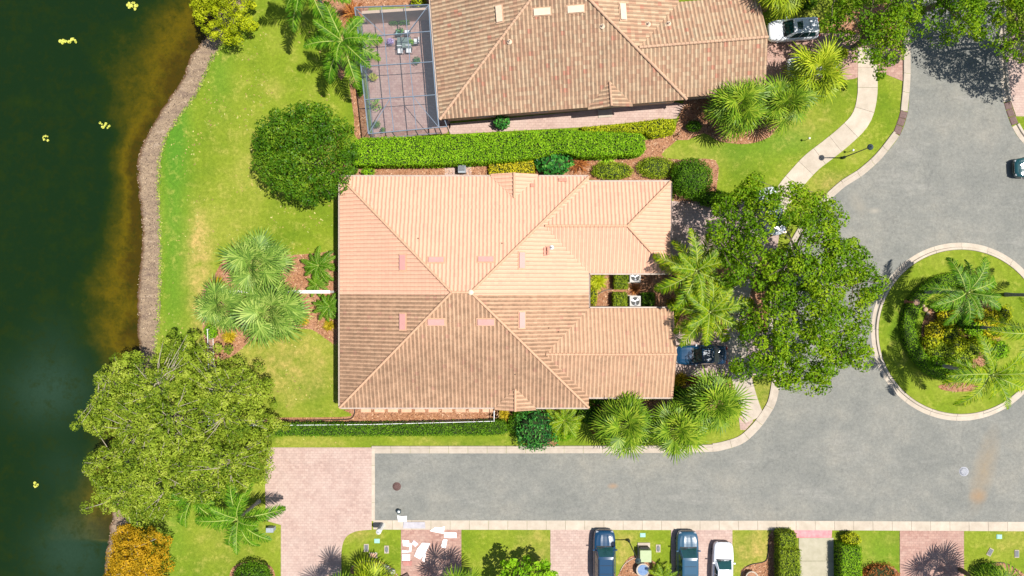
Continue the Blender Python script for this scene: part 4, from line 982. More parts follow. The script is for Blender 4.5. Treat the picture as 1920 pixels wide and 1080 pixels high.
def tree(name, label, cat, outline, base_px, zt, ze, spacing, cr, per, size, leaf, seed, gap=-.35, gscale=.28, trunk_r=.28, bark='bark', group=None, twigs=40, aspect=.55, under=.35, limbs=9, smooth_n=2, dome=.5, gaps=()):
    rs = np.random.default_rng(seed); R_ = random.Random(seed)
    poly = [W2(*p, (ze * .6 + zt * .4)) for p in (smooth_path(outline, smooth_n, True) if smooth_n else outline)]
    gaps = [(*W2(g[0], g[1], ze), g[2] / 22.) for g in gaps]
    A = np.array(poly); lo, hi = A.min(0), A.max(0)
    X = rs.uniform(lo[0], hi[0], 16000); Y = rs.uniform(lo[1], hi[1], 16000)
    k = in_poly(X, Y, poly); X, Y = X[k], Y[k]; Dd = dist_poly(X, Y, poly); k = Dd > cr * .55; X, Y, Dd = X[k], Y[k], Dd[k]
    pick = []; cell = {}
    for i in range(len(X)):
        gx, gy = int(X[i] / spacing), int(Y[i] / spacing); ok = True
        for a in (-1, 0, 1):
            for b_ in (-1, 0, 1):
                for j in cell.get((gx + a, gy + b_), ()):
                    if (X[i] - X[j]) ** 2 + (Y[i] - Y[j]) ** 2 < spacing ** 2: ok = False
        if ok: cell.setdefault((gx, gy), []).append(i); pick.append(i)
    X, Y, Dd = X[pick], Y[pick], Dd[pick]; Rm = max(Dd.max(), .1)
    Z = ze + (zt - ze) * np.sqrt(np.clip(Dd / (Rm * .9), 0, 1)) * (1 - dome) + (zt - ze) * dome * np.clip(Dd / Rm, 0, 1)
    nz = np.array([mnoise.noise(Vector((x * gscale, y * gscale, seed))) for x, y in zip(X, Y)])
    nz2 = np.array([mnoise.noise(Vector((x * .9, y * .9, seed + 9))) for x, y in zip(X, Y)])
    Z = Z + nz * 1.6 * min(1, (zt - ze) / 3) + nz2 * .8 * min(1, (zt - ze) / 3)
    keep = nz > gap
    for gx, gy, gr_ in gaps: keep &= np.hypot(X - gx, Y - gy) > gr_ * (1 + .5 * nz2)
    C = np.stack([X, Y, Z], 1)[keep]
    u = C[rs.random(len(C)) < under].copy()
    if len(u): u[:, 2] -= rs.uniform(1.0, 2.4, len(u)) * min(1, (zt - ze) / 2.5); u[:, :2] += rs.normal(0, .4, (len(u), 2)); u = u[u[:, 2] > .6]; Cc = np.concatenate([C, u])
    else: Cc = C
    q, f, r = clump_leaves(Cc, cr * rs.uniform(.7, 1.3, len(Cc)), per, size, rs, aspect)
    bx, by, _ = W(*base_px); base = Vector((bx, by, 0))
    root = empty(name, base, label, cat, group)
    link('crown', mesh_np('crown', shift(q, base), f, [LF[leaf]], fattr={'rnd': r}), root)
    # trunk and limbs
    mb = MB(); fork = Vector((R_.uniform(-.3, .3), R_.uniform(-.3, .3), min(2.4, ze * .45)))
    mb.tube([(0, 0, -.1), (0, 0, .15), fork * .5, fork], [trunk_r * 1.5, trunk_r * 1.1, trunk_r, trunk_r * .85], 10)
    mb.build('trunk', MT[bark], root)
    ends = []
    if limbs:
        idx = rs.permutation(len(C))[:limbs * 4]; sel = []
        for i in sorted(idx, key=lambda i: math.atan2(C[i][1] - by, C[i][0] - bx))[::4][:limbs]: sel.append(i)
        for i in sel:
            e = Vector(C[i]) - base; e.z -= .5; m1 = fork.lerp(e, .35) + Vector((0, 0, .6)); m2 = fork.lerp(e, .7) + Vector((R_.uniform(-.4, .4), R_.uniform(-.4, .4), .4))
            lm = MB(); lm.tube([fork - Vector((0, 0, .1)), m1, m2, e], [trunk_r * .55, trunk_r * .42, trunk_r * .25, trunk_r * .08], 6); lm.build('limb', MT[bark], root); ends += [(m1, m2), (m2, e)]
        tw = MB()
        for i in rs.permutation(len(C))[:twigs]:
            e = Vector(C[i]) - base; best = min(ends, key=lambda s: ((s[0] + s[1]) / 2 - e).length); a = best[0].lerp(best[1], R_.random())
            m_ = a.lerp(e, .5) + Vector((R_.uniform(-.3, .3), R_.uniform(-.3, .3), .25)); d_ = (e - a).normalized()
            tw.tube([a, m_, e + Vector((0, 0, cr * .6)) + d_ * .3], [.05, .035, .012], 4, cap=False)
        if tw.v: tag(tw.build('twigs', MT[bark], root), kind='stuff')
    return root

def bush(name, label, cat, px, py, r, h, leaf, n, size, seed, rx=None, group=None, aspect=.6, jit=.7, lumpy=.25, top=.0, emb=.0):
    """round clipped or loose shrub, foliage on an ellipsoid; px,py is where its top shows"""
    rs = np.random.default_rng(seed); x, y, _ = W(px, py, h * .6); a = (rx or r) / S * (1 - h * .6 / H); b_ = r / S * (1 - h * .6 / H)
    d = rs.normal(0, 1, (n * 2, 3)); d /= np.linalg.norm(d, axis=1)[:, None]; d = d[d[:, 2] > -.35][:n]; n = len(d)
    lum = np.array([mnoise.noise(Vector((v[0] * 2.6, v[1] * 2.6, v[2] * 2.6 + seed))) for v in d])
    rr = (1 + lumpy * lum) * rs.uniform(.82, 1.03, n)
    hz = h * .52
    P = np.stack([d[:, 0] * a * rr, d[:, 1] * b_ * rr, hz + d[:, 2] * hz * .96 * rr], 1)
    q, f = leaf_quads(P, d + [0, 0, .3], np.full(n, size), rs, aspect, jit)
    root = empty(name, (x, y, emb), label, cat, group)
    link('foliage', mesh_np('foliage', q, f, [LF[leaf]], fattr={'rnd': np.clip(rs.random(n) * .75 + lum * .4 + .1, 0, 1)}), root)
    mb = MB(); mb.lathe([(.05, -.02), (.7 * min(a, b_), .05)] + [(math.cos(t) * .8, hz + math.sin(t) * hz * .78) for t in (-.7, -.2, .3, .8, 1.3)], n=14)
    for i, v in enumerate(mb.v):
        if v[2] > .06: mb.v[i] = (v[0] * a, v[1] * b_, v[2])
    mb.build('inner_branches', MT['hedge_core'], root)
    return root

def hedge(name, label, poly_px, h, leaf, dens, size, seed, group=None, cat='hedge', emb=0, edge=.12):
    """clipped hedge: leaf shell over a prism; poly_px as seen at the hedge top"""
    rs = np.random.default_rng(seed)
    P = [W2(*p, h) for p in poly_px]; A = np.array(P); c = A.mean(0)
    ar = 0.0; nP = len(P)
    X = rs.uniform(A[:, 0].min(), A[:, 0].max(), 400000); Y = rs.uniform(A[:, 1].min(), A[:, 1].max(), 400000)
    box = (A[:, 0].max() - A[:, 0].min()) * (A[:, 1].max() - A[:, 1].min()); nn_ = min(400000, int(box * dens)); X, Y = X[:nn_], Y[:nn_]
    k = in_poly(X, Y, P); X, Y = X[k], Y[k]; Dd = dist_poly(X, Y, P)
    zz = h - .22 * np.exp(-Dd / edge) + np.array([mnoise.noise(Vector((x * 1.3, y * 1.3, seed))) for x, y in zip(X, Y)]) * .16 + rs.normal(0, .025, len(X))
    T = np.stack([X, Y, zz], 1); NT = np.tile([0, 0, 1.0], (len(X), 1))
    SP = []; SN = []
    sgn = 1 if sum(P[i][0] * P[(i + 1) % nP][1] - P[(i + 1) % nP][0] * P[i][1] for i in range(nP)) > 0 else -1
    for i in range(nP):
        a = np.array(P[i]); b_ = np.array(P[(i + 1) % nP]); L = np.hypot(*(b_ - a)); m_ = int(L * h * dens * .5)
        if m_ < 1: continue
        t = rs.random(m_); nrm = np.array([(b_ - a)[1], -(b_ - a)[0]]) / L * sgn
        wv = rs.normal(0, .05, m_)
        SP.append(np.stack([a[0] + (b_ - a)[0] * t + nrm[0] * wv, a[1] + (b_ - a)[1] * t + nrm[1] * wv, rs.uniform(.03, h - .03, m_)], 1)); SN.append(np.tile([nrm[0], nrm[1], .2], (m_, 1)))
    Pt = np.concatenate([T] + SP); Nt = np.concatenate([NT] + SN)
    q, f = leaf_quads(Pt, Nt, np.full(len(Pt), size), rs, .6, .75)
    base = (c[0], c[1], emb)
    root = empty(name, base, label, cat, group)
    link('foliage', mesh_np('foliage', q - np.array([c[0], c[1], 0]), f, [LF[leaf]], fattr={'rnd': rs.random(len(Pt))}), root)
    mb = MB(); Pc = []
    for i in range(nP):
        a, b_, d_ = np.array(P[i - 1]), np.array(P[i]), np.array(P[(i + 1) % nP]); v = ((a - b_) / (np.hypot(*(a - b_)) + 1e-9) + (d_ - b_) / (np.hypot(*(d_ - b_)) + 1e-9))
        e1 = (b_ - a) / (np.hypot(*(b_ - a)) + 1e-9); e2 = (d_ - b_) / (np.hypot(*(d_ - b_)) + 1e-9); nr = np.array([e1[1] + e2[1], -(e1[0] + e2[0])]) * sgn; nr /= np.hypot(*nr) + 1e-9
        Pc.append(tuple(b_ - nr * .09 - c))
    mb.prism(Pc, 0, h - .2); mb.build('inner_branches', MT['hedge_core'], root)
    return root

# ---- palms
def pinnate_mesh(elev, droop, seed, leaf, nl=40, wid=.055, L=1.0, lf=.34, rachis_mat=None):
    """feather frond of unit length: thin rachis with two rows of drooping leaflets"""
    rs = random.Random(seed); mb = MB(); pts = []; p = Vector((0, 0, 0)); e = elev; n = 16
    for i in range(n + 1): pts.append(p.copy()); p = p + Vector((math.cos(e), 0, math.sin(e))) / n; e -= droop / n
    mb.tube(pts, [.016 * (1 - .85 * i / n) + .002 for i in range(n + 1)], 4, cap=False)
    for i in range(nl):
        t = .13 + .87 * i / (nl - 1); k = t * n; a = pts[min(int(k), n - 1)].lerp(pts[min(int(k) + 1, n)], k - int(k)) if k < n else pts[n]
        T = (pts[min(int(k) + 1, n)] - pts[min(int(k), n - 1)]); T = T.normalized() if T.length > 1e-6 else Vector((1, 0, 0))
        ll = lf * (math.sin(math.pi * min(1, (t + .12) * .86)) ** .6) * rs.uniform(.85, 1.1) * (1 if t < .9 else .8)
        for s in (-1, 1):
            sw = rs.uniform(.35, .8) + .5 * t; up = rs.uniform(-.25, .35)
            d = (T * sw + Vector((0, s, 0)) + Vector((0, 0, up))).normalized(); d2 = (d + Vector((0, 0, -1.0 + rs.uniform(-.3, .2)))).normalized()
            wv = d.cross(Vector((0, 0, 1))).normalized() * wid * rs.uniform(.7, 1.1) * .5
            m_ = a + d * ll * .5; q_ = m_ + (d * .7 + d2 * .5).normalized() * ll * .5
            mb.add([a - wv * .6, a + wv * .6, m_ + wv, m_ - wv, q_], [(0, 1, 2, 3), (3, 2, 4)], 1)
    return mb, pts

def frond_meshes(leaf, nl=42, wid=.02, lf=.30, variants=((1.15, 1.3), (.75, 1.5), (.35, 1.5), (.0, 1.1)), seed=3, rm='pale_rachis'):
    out = []
    if rm not in MT: MT[rm] = mat(rm, (0.26, 0.34, 0.06), (0.34, 0.40, 0.10), 5, 0.5)
    for j, (e, d) in enumerate(variants):
        for q in range(2):
            mb, _ = pinnate_mesh(e, d, seed + j * 7 + q, leaf, nl, wid, lf=lf)
            me = mb.mesh('frond', [MT[rm], LF[leaf]])
            at = me.attributes.new('rnd', 'FLOAT', 'FACE'); rr = np.random.default_rng(seed + j + q).random(len(me.polygons)).astype(np.float32); at.data.foreach_set('value', rr)
            out.append(me)
    return out

FM = {}
def feather_palm(label, px, py, h, R, n, seed, leaf='queen', group='feather palms', name='feather_palm', trunk_r=.17, bark='palm_trunk', lean=(0, 0), cat='palm tree', nl=38, wid=.021, lf=.235, trunk=True, keep=None, emb=0):
    key = (leaf, nl, wid, lf)
    if key not in FM: FM[key] = frond_meshes(leaf, nl, wid, lf)
    M_ = FM[key]; rs = random.Random(seed); x, y, _ = W(px, py, h); base = (x + lean[0], y + lean[1], emb)
    root = empty(name, base, label, cat, group); top = Vector((-lean[0], -lean[1], h - emb))
    if trunk:
        mb = MB(); k = 9; pts = [Vector((top.x * (i / k) ** 1.4, top.y * (i / k) ** 1.4, (h - .25 - emb) * i / k)) for i in range(k + 1)]
        mb.tube(pts, [trunk_r * (1.35 if i == 0 else 1 - .25 * i / k + (.05 if i % 2 else 0)) for i in range(k + 1)], 10); mb.build('trunk', MT[bark], root)
        mb = MB(); mb.tube([top - Vector((0, 0, .5)), top - Vector((0, 0, .1)), top + Vector((0, 0, .35))], [.13, .16, .05], 8); mb.build('crownshaft', MT['pale_rachis'], root)
    for i in range(n):
        a = i * 2.399963 + rs.uniform(-.25, .25)
        if keep and not keep(a % (2 * math.pi)): continue
        lvl = i / max(1, n - 1); v = min(3, int(lvl * 4)); me = M_[v * 2 + rs.randint(0, 1)]
        s = R * rs.uniform(.9, 1.1) * (1.0 if v > 0 else .85) * (1.12 if v in (1, 2) else 1.0)
        link('frond', me, root, top - Vector((0, 0, .12 * lvl)), (rs.uniform(-.25, .25), rs.uniform(-.1, .1), a), (s, s, s))
    return root

def fan_mesh(elev, leaf, seed, nseg=24, pet=.45, fr=.56, wid=.05, cost=.5):
    """one fan leaf of unit reach: petiole, then narrow segments radiating from its end"""
    rs = random.Random(seed); mb = MB()
    d = Vector((math.cos(elev), 0, math.sin(elev))); hub = d * pet
    mb.tube([Vector((0, 0, 0)), hub * .6 + Vector((0, 0, .03)), hub], [.014, .011, .009], 4, cap=False)
    ax = Vector((math.cos(elev - .5), 0, math.sin(elev - .5))); side = Vector((0, 1, 0)); nm = ax.cross(side)
    for i in range(nseg):
        t = (i + .5) / nseg * 2 - 1; th = t * 2.2
        fold = .05 * (-1) ** i
        st = hub + ax * cost * .25 * (1 - abs(t))
        dd = (ax * math.cos(th) + side * math.sin(th) + nm * (-.22 * abs(t) - .0) + nm * fold).normalized()
        ln = fr * (1 - .22 * abs(t) ** 2) * rs.uniform(.88, 1.1)
        dr = rs.uniform(.15, .75)
        m1 = st + dd * ln * .45; m2 = m1 + (dd + Vector((0, 0, -dr * .45))).normalized() * ln * .3; m3 = m2 + (dd * .9 + Vector((0, 0, -dr))).normalized() * ln * .27
        w = dd.cross(nm).normalized() * wid * .5
        mb.add([st - w * .35, st + w * .35, m1 + w, m1 - w, m2 + w * .75, m2 - w * .75, m3], [(0, 1, 2, 3), (3, 2, 4, 5), (5, 4, 6)], 1)
    me = mb.mesh('fan_leaf', [MT['pale_rachis'], LF[leaf]])
    at = me.attributes.new('rnd', 'FLOAT', 'FACE'); at.data.foreach_set('value', np.random.default_rng(seed).random(len(me.polygons)).astype(np.float32) * .7 + .15)
    return me

FF = {}
MT['pale_rachis'] = mat('pale_rachis', (0.26, 0.34, 0.06), (0.34, 0.40, 0.10), 5, 0.5)
def fan_palm(label, px, py, h, R, n, seed, leaf='fan', group='fan palms', name='fan_palm', trunk_r=.2, cat='palm tree', emb=0, dead=2, wid=.036):
    R *= 1.07
    if (leaf, wid) not in FF: FF[(leaf, wid)] = [fan_mesh(e, leaf, 5 + j, wid=wid) for j, e in enumerate((1.45, 1.1, .75, .4, .1, -.2))]
    M_ = FF[(leaf, wid)]; rs = random.Random(seed); x, y, _ = W(px, py, h); root = empty(name, (x, y, emb), label, cat, group)
    mb = MB(); k = 8; hh = max(.3, h - .35)
    mb.tube([(0, 0, hh * i / k) for i in range(k + 1)], [trunk_r * (1.2 if i == 0 else 1.0 + (.12 if i % 2 else 0)) for i in range(k + 1)], 9); mb.build('trunk', MT['boot_trunk'], root)
    for i in range(n):
        a = i * 2.399963 + rs.uniform(-.3, .3); lvl = i / max(1, n - 1); v = min(5, int(lvl ** .8 * 6)); s = R * rs.uniform(.78, 1.08) * (.8 if v == 0 else 1.0 if v < 5 else .9)
        link('fan_leaf', M_[v], root, (0, 0, hh + .2 - .35 * lvl), (rs.uniform(-.35, .35), rs.uniform(-.12, .12), a), (s, s, s))
    return root

def spiky(label, px, py, r, h, leaf, n, seed, name='spiky_shrub', cat='shrub', wid=.07, group=None, emb=0, elev=(.2, 1.3)):
    """low rosette of sword leaves"""
    rs = random.Random(seed); mb = MB(); x, y, _ = W(px, py, h * .5); R = r / S
    for i in range(n):
        a = rs.uniform(0, 2 * math.pi); e = rs.uniform(*elev); d = Vector((math.cos(a) * math.cos(e), math.sin(a) * math.cos(e), math.sin(e))); L = R * rs.uniform(.75, 1.15) * (1 / max(.55, math.cos(e * .6)))
        o = Vector((rs.gauss(0, R * .12), rs.gauss(0, R * .12), .02)); w = Vector((-math.sin(a), math.cos(a), 0)) * wid * .5
        m1 = o + d * L * .5; m2 = m1 + (d + Vector((0, 0, -.7))).normalized() * L * .5
        mb.add([o - w * .6, o + w * .6, m1 + w, m1 - w, m2], [(0, 1, 2, 3), (3, 2, 4)], 0)
    zmx = max(v[2] for v in mb.v); k = min(1.0, h / zmx); mb.v = [(v[0], v[1], max(.02, v[2] * k)) for v in mb.v]
    me = mb.mesh(name, [LF[leaf]]); at = me.attributes.new('rnd', 'FLOAT', 'FACE'); at.data.foreach_set('value', np.random.default_rng(seed).random(len(me.polygons)).astype(np.float32))
    o = link(name, me, None, (x, y, emb)); tag(o, label, cat, group); return o

# ================= trees
tree('street_oak', 'large airy green street oak over the front drives and the road edge', 'tree',
     [(1325, 402), (1345, 372), (1392, 352), (1400, 328), (1432, 322), (1445, 345), (1490, 342), (1520, 352), (1560, 368), (1590, 390), (1605, 410), (1600, 438), (1628, 452), (1642, 482), (1640, 500), (1668, 520), (1672, 548), (1640, 566), (1640, 600), (1648, 650), (1630, 690), (1575, 702), (1562, 735), (1530, 738), (1498, 728), (1488, 742), (1462, 720), (1440, 700), (1410, 724), (1386, 704), (1376, 676), (1388, 640), (1394, 600), (1390, 560), (1360, 530), (1352, 500), (1336, 470), (1326, 435)],
     (1428, 540), 9.2, 5.6, .80, .80, 185, .25, 'oak', 11, gap=-.34, gscale=.45, trunk_r=.3, twigs=150, under=.5, limbs=11, gaps=[(1450, 388, 12), (1388, 560, 20), (1533, 636, 14), (1590, 600, 14), (1508, 672, 14), (1570, 430, 12), (1452, 460, 12), (1580, 548, 9), (1392, 655, 16), (1610, 640, 10)])
tree('waterside_tree', 'huge pale olive tree with fine leaves leaning over the lake edge', 'tree',
     [(352, 622), (372, 650), (395, 668), (420, 690), (446, 690), (472, 706), (486, 730), (480, 770), (494, 800), (498, 850), (488, 890), (460, 920), (430, 940), (395, 950), (330, 955), (300, 985), (262, 985), (236, 992), (200, 968), (148, 965), (152, 940), (176, 920), (144, 908), (136, 872), (176, 846), (200, 828), (176, 820), (126, 808), (132, 778), (158, 768), (152, 715), (170, 700), (206, 702), (204, 668), (236, 655), (262, 676), (300, 634), (330, 642)],
     (392, 775), 8.2, 4.3, .56, .52, 150, .18, 'olive', 21, gap=-.50, gscale=.4, trunk_r=.42, bark='pale_bark', twigs=240, under=.9, limbs=12)
tree('round_lawn_tree', 'dense round dark green tree on the lawn behind the pink-roofed house', 'tree',
     arc(97, 0, 360, 16, 569, 284)[:-1], (608, 308), 6.6, 2.4, .68, .72, 170, .23, 'dark', 31, gap=-.95, gscale=.2, trunk_r=.22, twigs=10, under=.4, limbs=6, aspect=.5, dome=.15)
tree('feathery_shore_tree', 'bright yellow green feathery tree at the top of the bank', 'tree',
     [(350, -20), (358, 10), (368, 40), (382, 62), (410, 72), (440, 68), (460, 40), (466, 0), (462, -50), (400, -70), (355, -50)], (440, 22), 5.5, 2.2, .5, .5, 190, .16, 'lime', 41, gap=-.9, trunk_r=.18, twigs=15, under=.4, limbs=5)
G3 = 'oaks shading the north lane'
tree('street_oak', 'green oak beside the silver vehicle at the top, left of the lane', 'tree',
     [(1536, -60), (1530, 10), (1548, 48), (1575, 60), (1592, 82), (1600, 105), (1640, 122), (1680, 122), (1700, 100), (1716, 70), (1732, 60), (1736, 10), (1735, -60)], (1600, 90), 8.2, 4.8, .8, .75, 150, .235, 'oak', 51, gap=-.34, gscale=.45, group=None, twigs=60, gaps=[(1603, 38, 14), (1670, 20, 8), (1560, 30, 6)])
tree('street_oak', 'green oak reaching over the middle of the north lane at the top edge', 'tree',
     [(1738, -60), (1730, 20), (1744, 45), (1768, 62), (1800, 72), (1838, 66), (1850, 20), (1850, -60)], (1730, 20), 8.0, 5.0, .8, .75, 150, .235, 'oak', 52, gap=-.45, twigs=40)
tree('street_oak', 'green oak in the top right corner over the curb', 'tree',
     [(1836, -60), (1830, 20), (1850, 50), (1856, 80), (1882, 100), (1905, 104), (1940, 128), (2000, 152), (2060, 140), (2090, 60), (2080, -60)], (1880, 90), 8.0, 5.0, .8, .78, 150, .235, 'oak', 53, gap=-.45, twigs=50)
tree('leafy_young_tree', 'glossy leafy young tree cut by the bottom edge beside the second drive', 'tree',
     [(945, 1062), (965, 1048), (985, 1062), (1010, 1052), (1035, 1066), (1048, 1090), (1040, 1140), (940, 1140), (935, 1085)], (975, 1065), 5.0, 2.8, .55, .42, 60, .32, 'hedge', 61, gap=-.9, trunk_r=.1, twigs=10, limbs=4, under=.2)
tree('orange_tree', 'fluffy orange leaved tree at the bottom of the lake bank', 'tree',
     [(212, 996), (222, 984), (240, 992), (262, 986), (285, 994), (303, 992), (309, 1008), (302, 1022), (306, 1040), (298, 1060), (303, 1085), (290, 1130), (205, 1130), (190, 1090), (197, 1065), (193, 1045), (204, 1028), (200, 1010)], (270, 1020), 4.4, 2.0, .42, .5, 170, .16, 'orange', 62, gap=-.9, trunk_r=.13, twigs=24, bark='pale_bark', under=.3, limbs=5)

# ================= fan palms
fan_palm('grey green fan palm, topmost of three on the lake lawn', 480, 494, 3.6, 3.15, 25, 1, 'fan_grey')
fan_palm('blue grey fan palm, leftmost of three on the lake lawn', 414, 574, 3.2, 2.6, 22, 2, 'fan_grey')
fan_palm('big grey green fan palm, lowest of three on the lake lawn', 510, 582, 3.8, 3.3, 27, 3, 'fan_grey')
fan_palm('green fan palm nearest the upper house garage wing', 1385, 198, 3.8, 2.9, 25, 4, 'fan')
fan_palm('green fan palm between two others on the upper front lawn', 1474, 190, 3.6, 2.75, 23, 5, 'fan')
fan_palm('yellow green fan palm half covering a parked white car', 1530, 134, 4.2, 2.9, 25, 6, 'fan_yel')
fan_palm('yellow green fan palm above the silver vehicle at the top edge', 1470, -22, 4.5, 2.7, 23, 7, 'fan_yel')
fan_palm('leftmost fan palm overhanging the lane curb below the house', 1172, 798, 3.8, 2.85, 27, 8, 'fan')
fan_palm('middle fan palm overhanging the lane curb below the house', 1265, 806, 3.8, 2.95, 27, 9, 'fan')
fan_palm('rightmost fan palm below the drive with the dark car', 1337, 757, 4.2, 3.1, 27, 10, 'fan')
fan_palm('low yellowish fan palm in the round bed by the paver court', 695, 1108, 2.6, 2.9, 23, 11, 'fan_yel')
fan_palm('tall fan palm cut by the bottom edge beside the paver court', 642, 1132, 5.6, 2.6, 15, 12, 'fan')
fan_palm('tall fan palm cut by the bottom edge over the board strewn drive', 872, 1120, 5.6, 2.7, 15, 13, 'fan')
fan_palm('tall fan palm cut by the bottom edge beside the last paver drive', 1880, 1118, 5.4, 2.7, 15, 14, 'fan')
# ================= feather palms
feather_palm('tall feather palm leaning over the patio cage', 643, 78, 5.6, 3.6, 15, 21, 'queen')
feather_palm('feather palm at the top edge left of the patio', 578, -30, 6.6, 3.7, 15, 22, 'queen')
feather_palm('yellow green feather palm with fronds over the garage roofs', 1304, 508, 5.2, 3.5, 18, 23, 'queen_yel')
feather_palm('feather palm above the parked dark car under the oak', 1330, 585, 5.0, 3.5, 18, 24, 'queen_yel')
feather_palm('feather palm at the upper left of the round island', 1812, 548, 6.2, 3.2, 13, 25, 'queen')
feather_palm('feather palm at the lower part of the round island', 1857, 702, 7.0, 3.4, 14, 26, 'queen_yel')
feather_palm('feather palm at the right side of the round island', 1938, 622, 7.0, 3.2, 12, 27, 'queen_yel')
feather_palm('feather palm beyond the right edge with a dark trunk across the island', 2010, 554, 7.4, 3.0, 12, 28, 'queen')
feather_palm('feather palm under the olive tree by the paver court', 447, 972, 4.6, 3.5, 15, 29, 'queen')
feather_palm('dark feather palm half hidden below the olive tree', 362, 935, 4.2, 3.3, 13, 30, 'queen')

# ================= small palms and shrubs
feather_palm('low cycad in the mulch near the house wall, upper of two', 598, 498, 1.2, 1.7, 26, 31, 'queen', 'low cycads', 'cycad', cat='cycad', nl=34, wid=.022, lf=.22, trunk=False)
feather_palm('low cycad tight against the house wall beside the white divider', 618, 574, 1.2, 1.55, 26, 32, 'queen', 'low cycads', 'cycad', cat='cycad', nl=34, wid=.022, lf=.22, trunk=False)
feather_palm('small cycad under the first, touching the white divider', 594, 534, .9, 1.2, 18, 33, 'queen', 'low cycads', 'cycad', cat='cycad', nl=34, wid=.022, lf=.22, trunk=False)
feather_palm('yellow green cycad between the round glossy shrub and a fan palm', 1058, 788, 1.5, 1.9, 26, 34, 'queen_yel', 'low cycads', 'cycad', cat='cycad', nl=34, wid=.022, lf=.22, trunk=False)
feather_palm('yellow green cycad between the utility cabinet and the slate blue vehicle', 1243, 1080, 1.1, 1.3, 24, 35, 'queen_yel', 'low cycads', 'cycad', cat='cycad', nl=34, wid=.022, lf=.22, trunk=False)
bush('umbrella_shrub', 'round emerald shrub of glossy clustered leaves by the lane curb', 'shrub', 1005, 806, 41, 2.4, 'emerald', 1500, .26, 71, aspect=.42)
bush('topiary_ball', 'dark green clipped ball shrub at the corner of the garage wing', 'shrub', 1298, 334, 39, 2.3, 'hedge_dark', 5200, .13, 72, lumpy=.08)
bush('ball_shrub', 'dark round shrub cut by the bottom edge on the lake lawn', 'shrub', 472, 1092, 38, 2.0, 'hedge_dark', 4000, .14, 73, lumpy=.12)
bush('ball_shrub', 'round shrub with a black edged bed by the last drive', 'shrub', 1862, 1084, 28, 1.6, 'hedge_dark', 2600, .13, 74, lumpy=.12)
bush('low_clipped_shrub', 'low clipped shrub at the left of two beside the garage wing', 'shrub', 1148, 320, 17, .8, 'box', 2400, .12, 75, rx=40, lumpy=.15)
bush('low_clipped_shrub', 'low clipped shrub between its twin and the dark ball', 'shrub', 1232, 314, 21, .8, 'box', 2600, .12, 76, rx=39, lumpy=.12)
bush('broadleaf_shrub', 'broad leaved glossy green shrub over the eave of the clean roof', 'shrub', 1038, 306, 25, 1.5, 'emerald', 420, .42, 77, rx=34)
bush('broadleaf_shrub', 'small leafy green bush growing on the path by the upper house', 'shrub', 941, 229, 12, 1.5, 'emerald', 260, .24, 78, rx=16)
hedge('yellow_hedge', 'bright yellow clipped hedge at the top eave of the clean roof', [(917, 306), (960, 303), (1000, 300), (1003, 320), (1002, 324), (917, 325)], .8, 'yellow', 260, .12, 79)
hedge('yellow_hedge', 'row of yellow green bushes along the path of the upper house', [(1090, 238), (1150, 234), (1200, 228), (1240, 222), (1262, 224), (1268, 238), (1262, 250), (1225, 258), (1208, 248), (1100, 248)], .75, 'lime', 230, .15, 80)
hedge('long_hedge', 'long bright green clipped hedge between the two houses', smooth_path([(664, 262), (690, 258), (760, 256), (850, 252), (960, 246), (1060, 242), (1095, 246), (1150, 247), (1203, 250)], 3) + smooth_path([(1208, 258), (1206, 286), (1150, 290), (1090, 292), (1060, 284), (1040, 286), (990, 296), (920, 302), (840, 306), (760, 308), (664, 308)], 3), 1.9, 'hedge', 260, .14, 81)
hedge('lane_hedge', 'long deep green clipped hedge along the fence beside the lane', smooth_path([(478, 798), (560, 796), (700, 796), (860, 793), (945, 790)], 3) + smooth_path([(950, 800), (944, 815), (850, 817), (700, 818), (560, 818), (480, 818)], 3), 1.3, 'hedge_dark', 260, .13, 82)
HB = 'box hedges beside the concrete walk'
hedge('clipped_hedge', 'small upper block of clipped hedge left of the concrete walk', [(1463, 1001), (1494, 1001), (1495, 1029), (1464, 1029)], 1.5, 'box', 320, .11, 83, HB)
hedge('clipped_hedge', 'long lower block of clipped hedge left of the concrete walk', [(1464, 1032), (1502, 1032), (1504, 1140), (1465, 1140)], 1.6, 'box', 320, .11, 84, HB)
hedge('clipped_hedge', 'darker clipped hedge block right of the concrete walk', [(1580, 1027), (1617, 1027), (1619, 1140), (1581, 1140)], 1.7, 'hedge', 320, .11, 85, HB)
bush('golden_shrub', 'small golden shrub above the right hand clipped hedge', 'shrub', 1597, 1010, 12, 1.2, 'lime', 900, .12, 86, rx=17)
bush('rusty_shrub', 'reddish twiggy shrub cut by the bottom edge right of the hedge', 'shrub', 1652, 1078, 22, .9, 'rust', 1400, .13, 87, rx=34, lumpy=.4)
CB = 'clipped boxes in the notch between the garage wings'
for k, (x0_, y0_, x1_, y1_, lf_, lb) in enumerate([(1153, 514, 1178, 541, 'box', 'clipped box shrub left of the half hidden air conditioner'), (1151, 549, 1176, 576, 'box', 'clipped box shrub left of the white air conditioner'), (1206, 550, 1228, 574, 'hedge_dark', 'dark clipped box shrub right of the white air conditioner')]):
    hedge('clipped_box', lb, [(x0_, y0_), (x1_, y0_), (x1_, y1_), (x0_, y1_)], 1.1, lf_, 330, .11, 90 + k, CB, cat='shrub')
spiky('spiky green and orange shrub in the inner corner of the notch', 1122, 527, 20, .7, 'lime', 160, 100)
spiky('orange red spiky plant between the boxes and the conditioner', 1191, 543, 13, .5, 'rust', 80, 101)
spiky('yellow orange spiky plant at the mouth of the notch', 1262, 572, 16, .6, 'croton', 90, 102)
spiky('orange rust plant under the feather palms', 1291, 562, 14, .6, 'rust', 80, 103)
bush('golden_shrub', 'golden shrub at the corner of the gabled garage wing', 'shrub', 1263, 592, 13, .9, 'lime', 600, .13, 104, rx=12)
